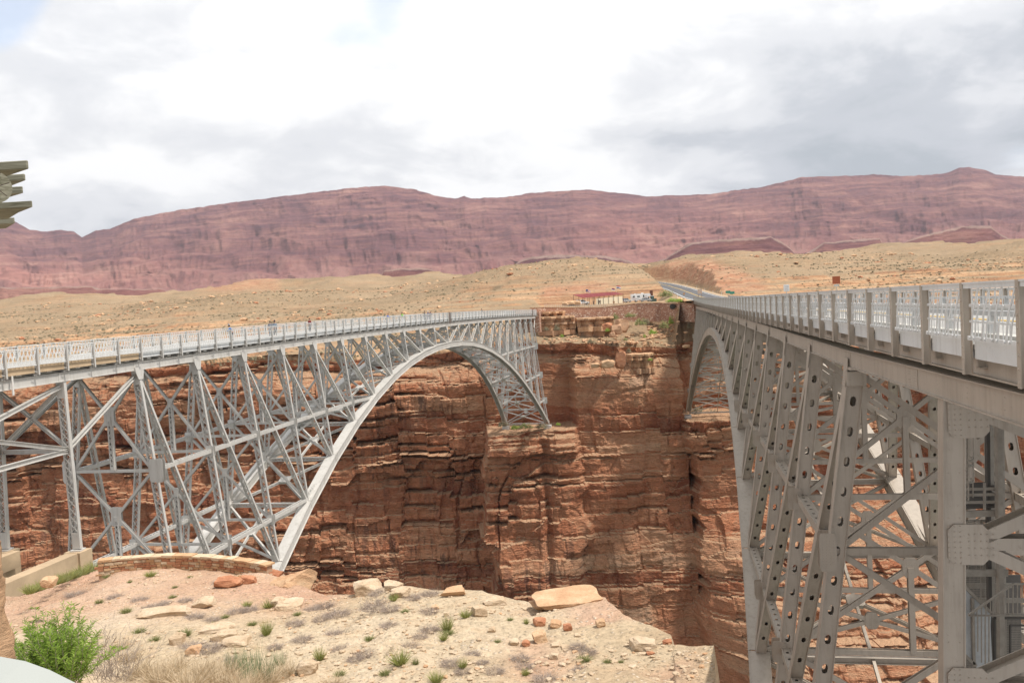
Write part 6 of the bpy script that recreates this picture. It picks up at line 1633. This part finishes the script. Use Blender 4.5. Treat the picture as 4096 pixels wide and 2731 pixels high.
person('person in a grey-blue jacket with a dark cap, right one of the walking pair', on_old(1099, -.6), th - 1.2, cloth('grey_blue_jacket', (.22, .27, .33)), DKJ, .08, hat=DKJ, arms='down')
person('person in a dark red plaid shirt standing alone on the old bridge', on_old(1238, -1.0), th + 1.2, RED_, DKJ, .05, arms='down', hair=HAIRB)
person('person in a bright blue top leaning on the railing of the old bridge', on_old(1545, .1), th, BRB, JEAN, .5, hair=HAIRB)
person('person in a lime green shirt and white trousers on the old bridge', on_old(1608, -.6), th + .8, GRN, WHT, .05, arms='down')
person('person in dark clothes just left of the leaning pair near mid span', on_old(1697, -.3), th, DKJ, DKJ, .1, arms='down')
person('person with white hair and dark blue jacket leaning by the mid-span joint', on_old(1708, -.1), th, cloth('dark_blue_jacket', (.05, .06, .16)), JEAN, .35, hair=WHT)
person('person in a dark blue coat bent over the railing next to the white-haired person', on_old(1716, .1), th, cloth('navy_coat', (.04, .05, .14)), JEAN, .6, hair=HAIRB)
person('person in black standing past mid span of the old bridge', on_old(1926, -.3), th, DKJ, DKJ, .15)
person('person in a pink top farthest along the old bridge', on_old(2055, -.3), th, PINK, JEAN, .1)
for q, (px, c, lab) in enumerate(((2395, DKJ, 'person in dark clothes standing in front of the cream panels, left one'), (2401, DKJ, 'person in dark clothes standing in front of the cream panels, right one'), (2374, GREYJ, 'person in grey under the left end of the stall roof'))):
    p = at(px, 1220, 300 + q); p.z = -.35; person(lab, p, 1.2, c, NAVY, .05, arms='down', group='people at the stall', h=1.7)

# ------------------------------------------------------------------ shelter eaves, rock pillar and white rail close to the camera
def mat_wood(t, b):
    g = NT(t); p = g.pos((1.2, 8, 26)); n = g.noise(p, 1.6, 6, .6, 1.6)
    g.l(g.ramp(n, [(.30, (.10, .095, .06)), (.48, (.20, .185, .13)), (.62, (.27, .255, .19)), (.75, (.33, .31, .235))]), b.inputs['Base Color']); b.inputs['Roughness'].default_value = .9
    g.bump(b, n, .7, .006)
WOOD = material('weathered_grey_timber', mat_wood)
SH = thing('shelter_roof', 'weathered timber beam ends of a shelter roof against the sky', 'shelter', (-4, 8, 0))
def px_beam(tipx, row_t, row_b, Y, undr, back):
    T = at(tipx, row_t, Y); Bt = at(tipx, row_b, Y); h = T.z - Bt.z; w = undr
    # tapered beam end: underside narrows to the tip
    d = V((-1, .03, 0)).normalized(); Lb = 3.2; f = V((.0, 1, 0))
    a0 = T; pts = [V((T.x, T.y, 0)), V((T.x, T.y, 0)) + V((0, .02, 0)), V((T.x, T.y, 0)) + d * back + f * w, V((T.x, T.y, 0)) + d * Lb + f * w, V((T.x, T.y, 0)) + d * Lb]
    m = MB(); m.prism([q + V((0, 0, Bt.z)) - SH.location for q in pts], (0, 0, h)); o = m.obj('beam', WOOD, SH); bv = o.modifiers.new('b', 'BEVEL'); bv.width = .006; bv.segments = 1
px_beam(107, 641, 675, 6.0, .34, .42); px_beam(96, 695, 721, 7.3, .38, .42); px_beam(87, 745, 772, 8.6, .4, .5)
px_beam(125, 803, 828, 10.2, .7, .7); px_beam(71, 838, 850, 12.0, .6, .5); px_beam(55, 870, 893, 13.6, .6, .5)
m = MB(); c = at(-22, 748, 5.6) - SH.location; m.cyl(c, c + V((-5.5, 5.5, 0)), 47 / FPX * 5.6 * 1.35, n=28); o = m.obj('log_beam', WOOD, SH)
m = MB()
c = at(-22, 748, 5.59) - SH.location; rr_ = 47 / FPX * 5.6 * 1.3
for q in range(7): a = q * .9 + .2; m.bar(c + V((0, -.002, 0)), c + V((math.cos(a) * rr_, -.002, math.sin(a) * rr_)), .004, .004)
m.obj('end_grain_crack', DARKW, SH)
# legs that carry it, outside the picture
m = MB(); m.bar(V((-6.0, 9, -6)) - SH.location, V((-6.0, 9, 1.9)) - SH.location, .3, .3); m.obj('post', WOOD, SH)
# rock pillar at the left edge
def pillar():
    bm = bmesh.new(); bmesh.ops.create_grid(bm, x_segments=1, y_segments=1, size=.1); bm.free()
    Y = 5.0; n = 40; k = 26; vs = []
    for i in range(n + 1):
        row = 2160 + (2790 - 2160) * i / n
        edge = np.interp(row, [2160, 2250, 2330, 2420, 2500, 2600, 2700, 2790], [3, 9, 14, 24, 40, 58, 66, 70])
        e = at(edge, row, Y)
        for j in range(k):
            a = 2 * math.pi * j / k; r = .15; rr = r + (float(fbm(np.array(a * 1.3 + 9), np.array(row * .03), 5, 4)) - .5) * .05
            un = V((e.x, Y, 0)).normalized(); vs.append((e.x - un.y * r + rr * math.cos(a), Y + un.x * r + rr * math.sin(a), e.z))
    fs = [(i * k + j, i * k + (j + 1) % k, (i + 1) * k + (j + 1) % k, (i + 1) * k + j) for i in range(n) for j in range(k)] + [tuple(range(k))]
    m = MB(); m.poly(vs, fs); o = m.obj('rock_pillar', ROCK_TAN, None, True); tag(o, 'rough pinkish yellow rock pillar cut by the left edge of the picture', 'pillar')
pillar()
m = MB(); Yw = 2.4; P0, P1, P2 = at(-350, 2580, Yw), at(120, 2650, Yw), at(330, 2745, Yw)
top = [at(-400, 2588, Yw), at(0, 2624, Yw), at(100, 2642, Yw), at(200, 2678, Yw), at(300, 2728, Yw), at(420, 2830, Yw)]
for a, b in zip(top[:-1], top[1:]): m.prism([a, b, b + V((0, 0, -.5)), a + V((0, 0, -.5))], (-.02, -.16, -.02))
o = m.obj('white_parapet', plain('white_painted_parapet', (.33, .345, .325), .6, .03, 2)); tag(o, 'white sloping parapet close in the lower left corner', 'parapet')

# ------------------------------------------------------------------ inspection stair and caged ladder behind the near leg
GR = plain('stair_steel', (.33, .295, .25), .6, .15, 4, .3, 0, False); DK = plain('dark_steel', (.10, .09, .08), .6, .1, 4, .3, 0, False)
def mat_grate(t, b):
    g = NT(t); p = g.pos((1, 1, 1)); sx = g.n('ShaderNodeSeparateXYZ'); g.l(p, sx.inputs[0])
    b.inputs['Base Color'].default_value = (.36, .355, .34, 1); b.inputs['Roughness'].default_value = .5
SR = thing('inspection_stair', 'grey steel inspection stair with mesh cage, platform and caged ladder behind the big box leg', 'stair', at(3900, 2300, 29))
O = SR.location
def s3(px, row, Y): return at(px, row, Y) - O
def bar2(name, a, b, w, h, mat=GR, up=(0, 0, 1)): m = MB(); m.bar(a, b, w, h, up); return m.obj(name, mat, SR)
# caged ladder
for px in (3806, 3866): bar2('ladder_rail', s3(px, 1660, 28.5), s3(px + 6, 2030, 28.5), .06, .05)
lad = MB()
for q in range(24): r = 1668 + q * 15.4; bar2('rung', s3(3806, r, 28.5), s3(3868, r, 28.5), .03, .03)
for r in (1710, 1830, 1850, 1915):
    c = s3(3836, r, 28.1); 
    for k in range(8):
        a0, a1 = math.pi * (1 + k / 8), math.pi * (1 + (k + 1) / 8); bar2('cage_hoop', c + V((math.cos(a0) * .36, math.sin(a0) * .6, 0)), c + V((math.cos(a1) * .36, math.sin(a1) * .6, 0)), .02, .07)
for a in (math.pi * 1.15, math.pi * 1.5, math.pi * 1.85):
    o_ = V((math.cos(a) * .36, math.sin(a) * .6, 0)); bar2('cage_bar', s3(3836, 1706, 28.1) + o_, s3(3836, 1985, 28.1) + o_, .05, .015)
# upper platform
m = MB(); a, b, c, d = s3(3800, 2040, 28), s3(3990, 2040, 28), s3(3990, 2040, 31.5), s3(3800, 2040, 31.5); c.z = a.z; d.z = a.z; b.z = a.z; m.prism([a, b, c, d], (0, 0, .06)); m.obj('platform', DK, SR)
bar2('platform_edge', s3(3800, 2058, 27.95), s3(3992, 2050, 27.95), .08, .22)
for r in (2010, 1980, 1957): bar2('guard_rail', s3(3806, r, 27.9), s3(3990, r - 4, 27.9), .05, .09)
for px in (3848, 3938, 3985): bar2('guard_post', s3(px, 2038, 27.9), s3(px, 1930, 27.9), .08, .06)
for r in (2010, 1970): bar2('guard_rail', s3(3990, r, 27.9), s3(3960, r - 10, 31.3), .05, .05)
# uprights
for px, Y, w in ((3948, 28.2, .14), (3992, 27.8, .20), (4003, 31, .18), (3962, 31, .16)): bar2('upright', s3(px, 1655, Y), s3(px + 14, 2800, Y), w, w * .8, DK if w < .15 else GR)
# mesh cage: many thin wires
def mesh_panel(p00, p10, p01, p11, nu, nv, name='mesh_panel', wire=.012, frame=.05):
    m = MB()
    for i in range(nu + 1): t = i / nu; m.bar(p00.lerp(p10, t), p01.lerp(p11, t), wire, wire)
    for j in range(nv + 1): t = j / nv; m.bar(p00.lerp(p01, t), p10.lerp(p11, t), wire, wire)
    for a, b in ((p00, p10), (p10, p11), (p11, p01), (p01, p00)): m.bar(a, b, frame, frame)
    m.obj(name, GR, SR)
mesh_panel(s3(3806, 2084, 28.3), s3(3990, 2080, 28.3), s3(3812, 2285, 28.3), s3(3996, 2285, 28.3), 34, 34)
mesh_panel(s3(3812, 2295, 28.6), s3(3996, 2295, 28.6), s3(3820, 2790, 28.6), s3(4006, 2790, 28.6), 34, 70)
mesh_panel(s3(3996, 2455, 28.4), s3(4130, 2455, 28.4), s3(4006, 2800, 28.4), s3(4140, 2800, 28.4), 26, 50)
mesh_panel(s3(3920, 1700 + 380, 31.5), s3(4000, 2080, 31.5), s3(3930, 2800, 31.5), s3(4010, 2800, 31.5), 14, 90)
for px in (3836, 3868, 3900, 3930, 3960): bar2('cage_bar', s3(px, 2084, 28.25), s3(px + 4, 2285, 28.25), .04, .04)
bar2('landing_edge', s3(3808, 2290, 27.9), s3(4030, 2290, 27.9), .1, .22)
bar2('landing_edge', s3(3858, 2340, 29.5), s3(4050, 2340, 29.5), .08, .16); bar2('landing_edge', s3(3920, 2400, 29.5), s3(4100, 2400, 29.5), .08, .16)
# solid stair side running down to the right, seen lit
m = MB(); pts_ = [s3(3812, 2300, 27.6), s3(3885, 2382, 27.6), s3(3965, 2452, 27.6), s3(3962, 2500, 27.6), s3(3975, 2760, 27.6), s3(3900, 2660, 27.6), s3(3814, 2570, 27.6)]
m.prism(pts_, (0, .03, 0)); m.obj('stair_side', GALV, SR)
for a_, b_ in (((3812, 2298), (3965, 2450)), ((3814, 2572), (3905, 2662)), ((3838, 2330), (3842, 2600)), ((3890, 2390), (3896, 2655))): bar2('stair_side_rib', s3(*a_, 27.55), s3(*b_, 27.55), .06, .09)
# handrail with balusters to the right
bar2('handrail', s3(3874, 2458, 27.2), s3(4054, 2334, 27.2), .05, .06); bar2('handrail', s3(4054, 2334, 27.2), s3(4200, 2334, 27.2), .05, .06)
bar2('handrail', s3(3874, 2460, 27.2), s3(4200, 2460, 27.2), .05, .05)
for q in range(15):
    px = 3890 + q * 18; rt = 2458 - (px - 3874) * .69 if px < 4054 else 2334; bar2('baluster', s3(px, rt, 27.2), s3(px, 2460, 27.2), .03, .03)
for q in range(5):
    px = 3896 + q * 15; bar2('baluster', s3(px, 2462, 27.1), s3(px, 2560 + q * 44, 27.1), .03, .03)
bar2('door_frame', s3(3976, 2470, 28.3), s3(3980, 2800, 28.3), .07, .07, DK); bar2('door_frame', s3(3976, 2470, 28.3), s3(4110, 2470, 28.3), .07, .07, DK); bar2('door_frame', s3(4040, 2500, 28.2), s3(4044, 2800, 28.2), .05, .05, DK); bar2('door_frame', s3(4040, 2500, 28.2), s3(4110, 2500, 28.2), .05, .05, DK)
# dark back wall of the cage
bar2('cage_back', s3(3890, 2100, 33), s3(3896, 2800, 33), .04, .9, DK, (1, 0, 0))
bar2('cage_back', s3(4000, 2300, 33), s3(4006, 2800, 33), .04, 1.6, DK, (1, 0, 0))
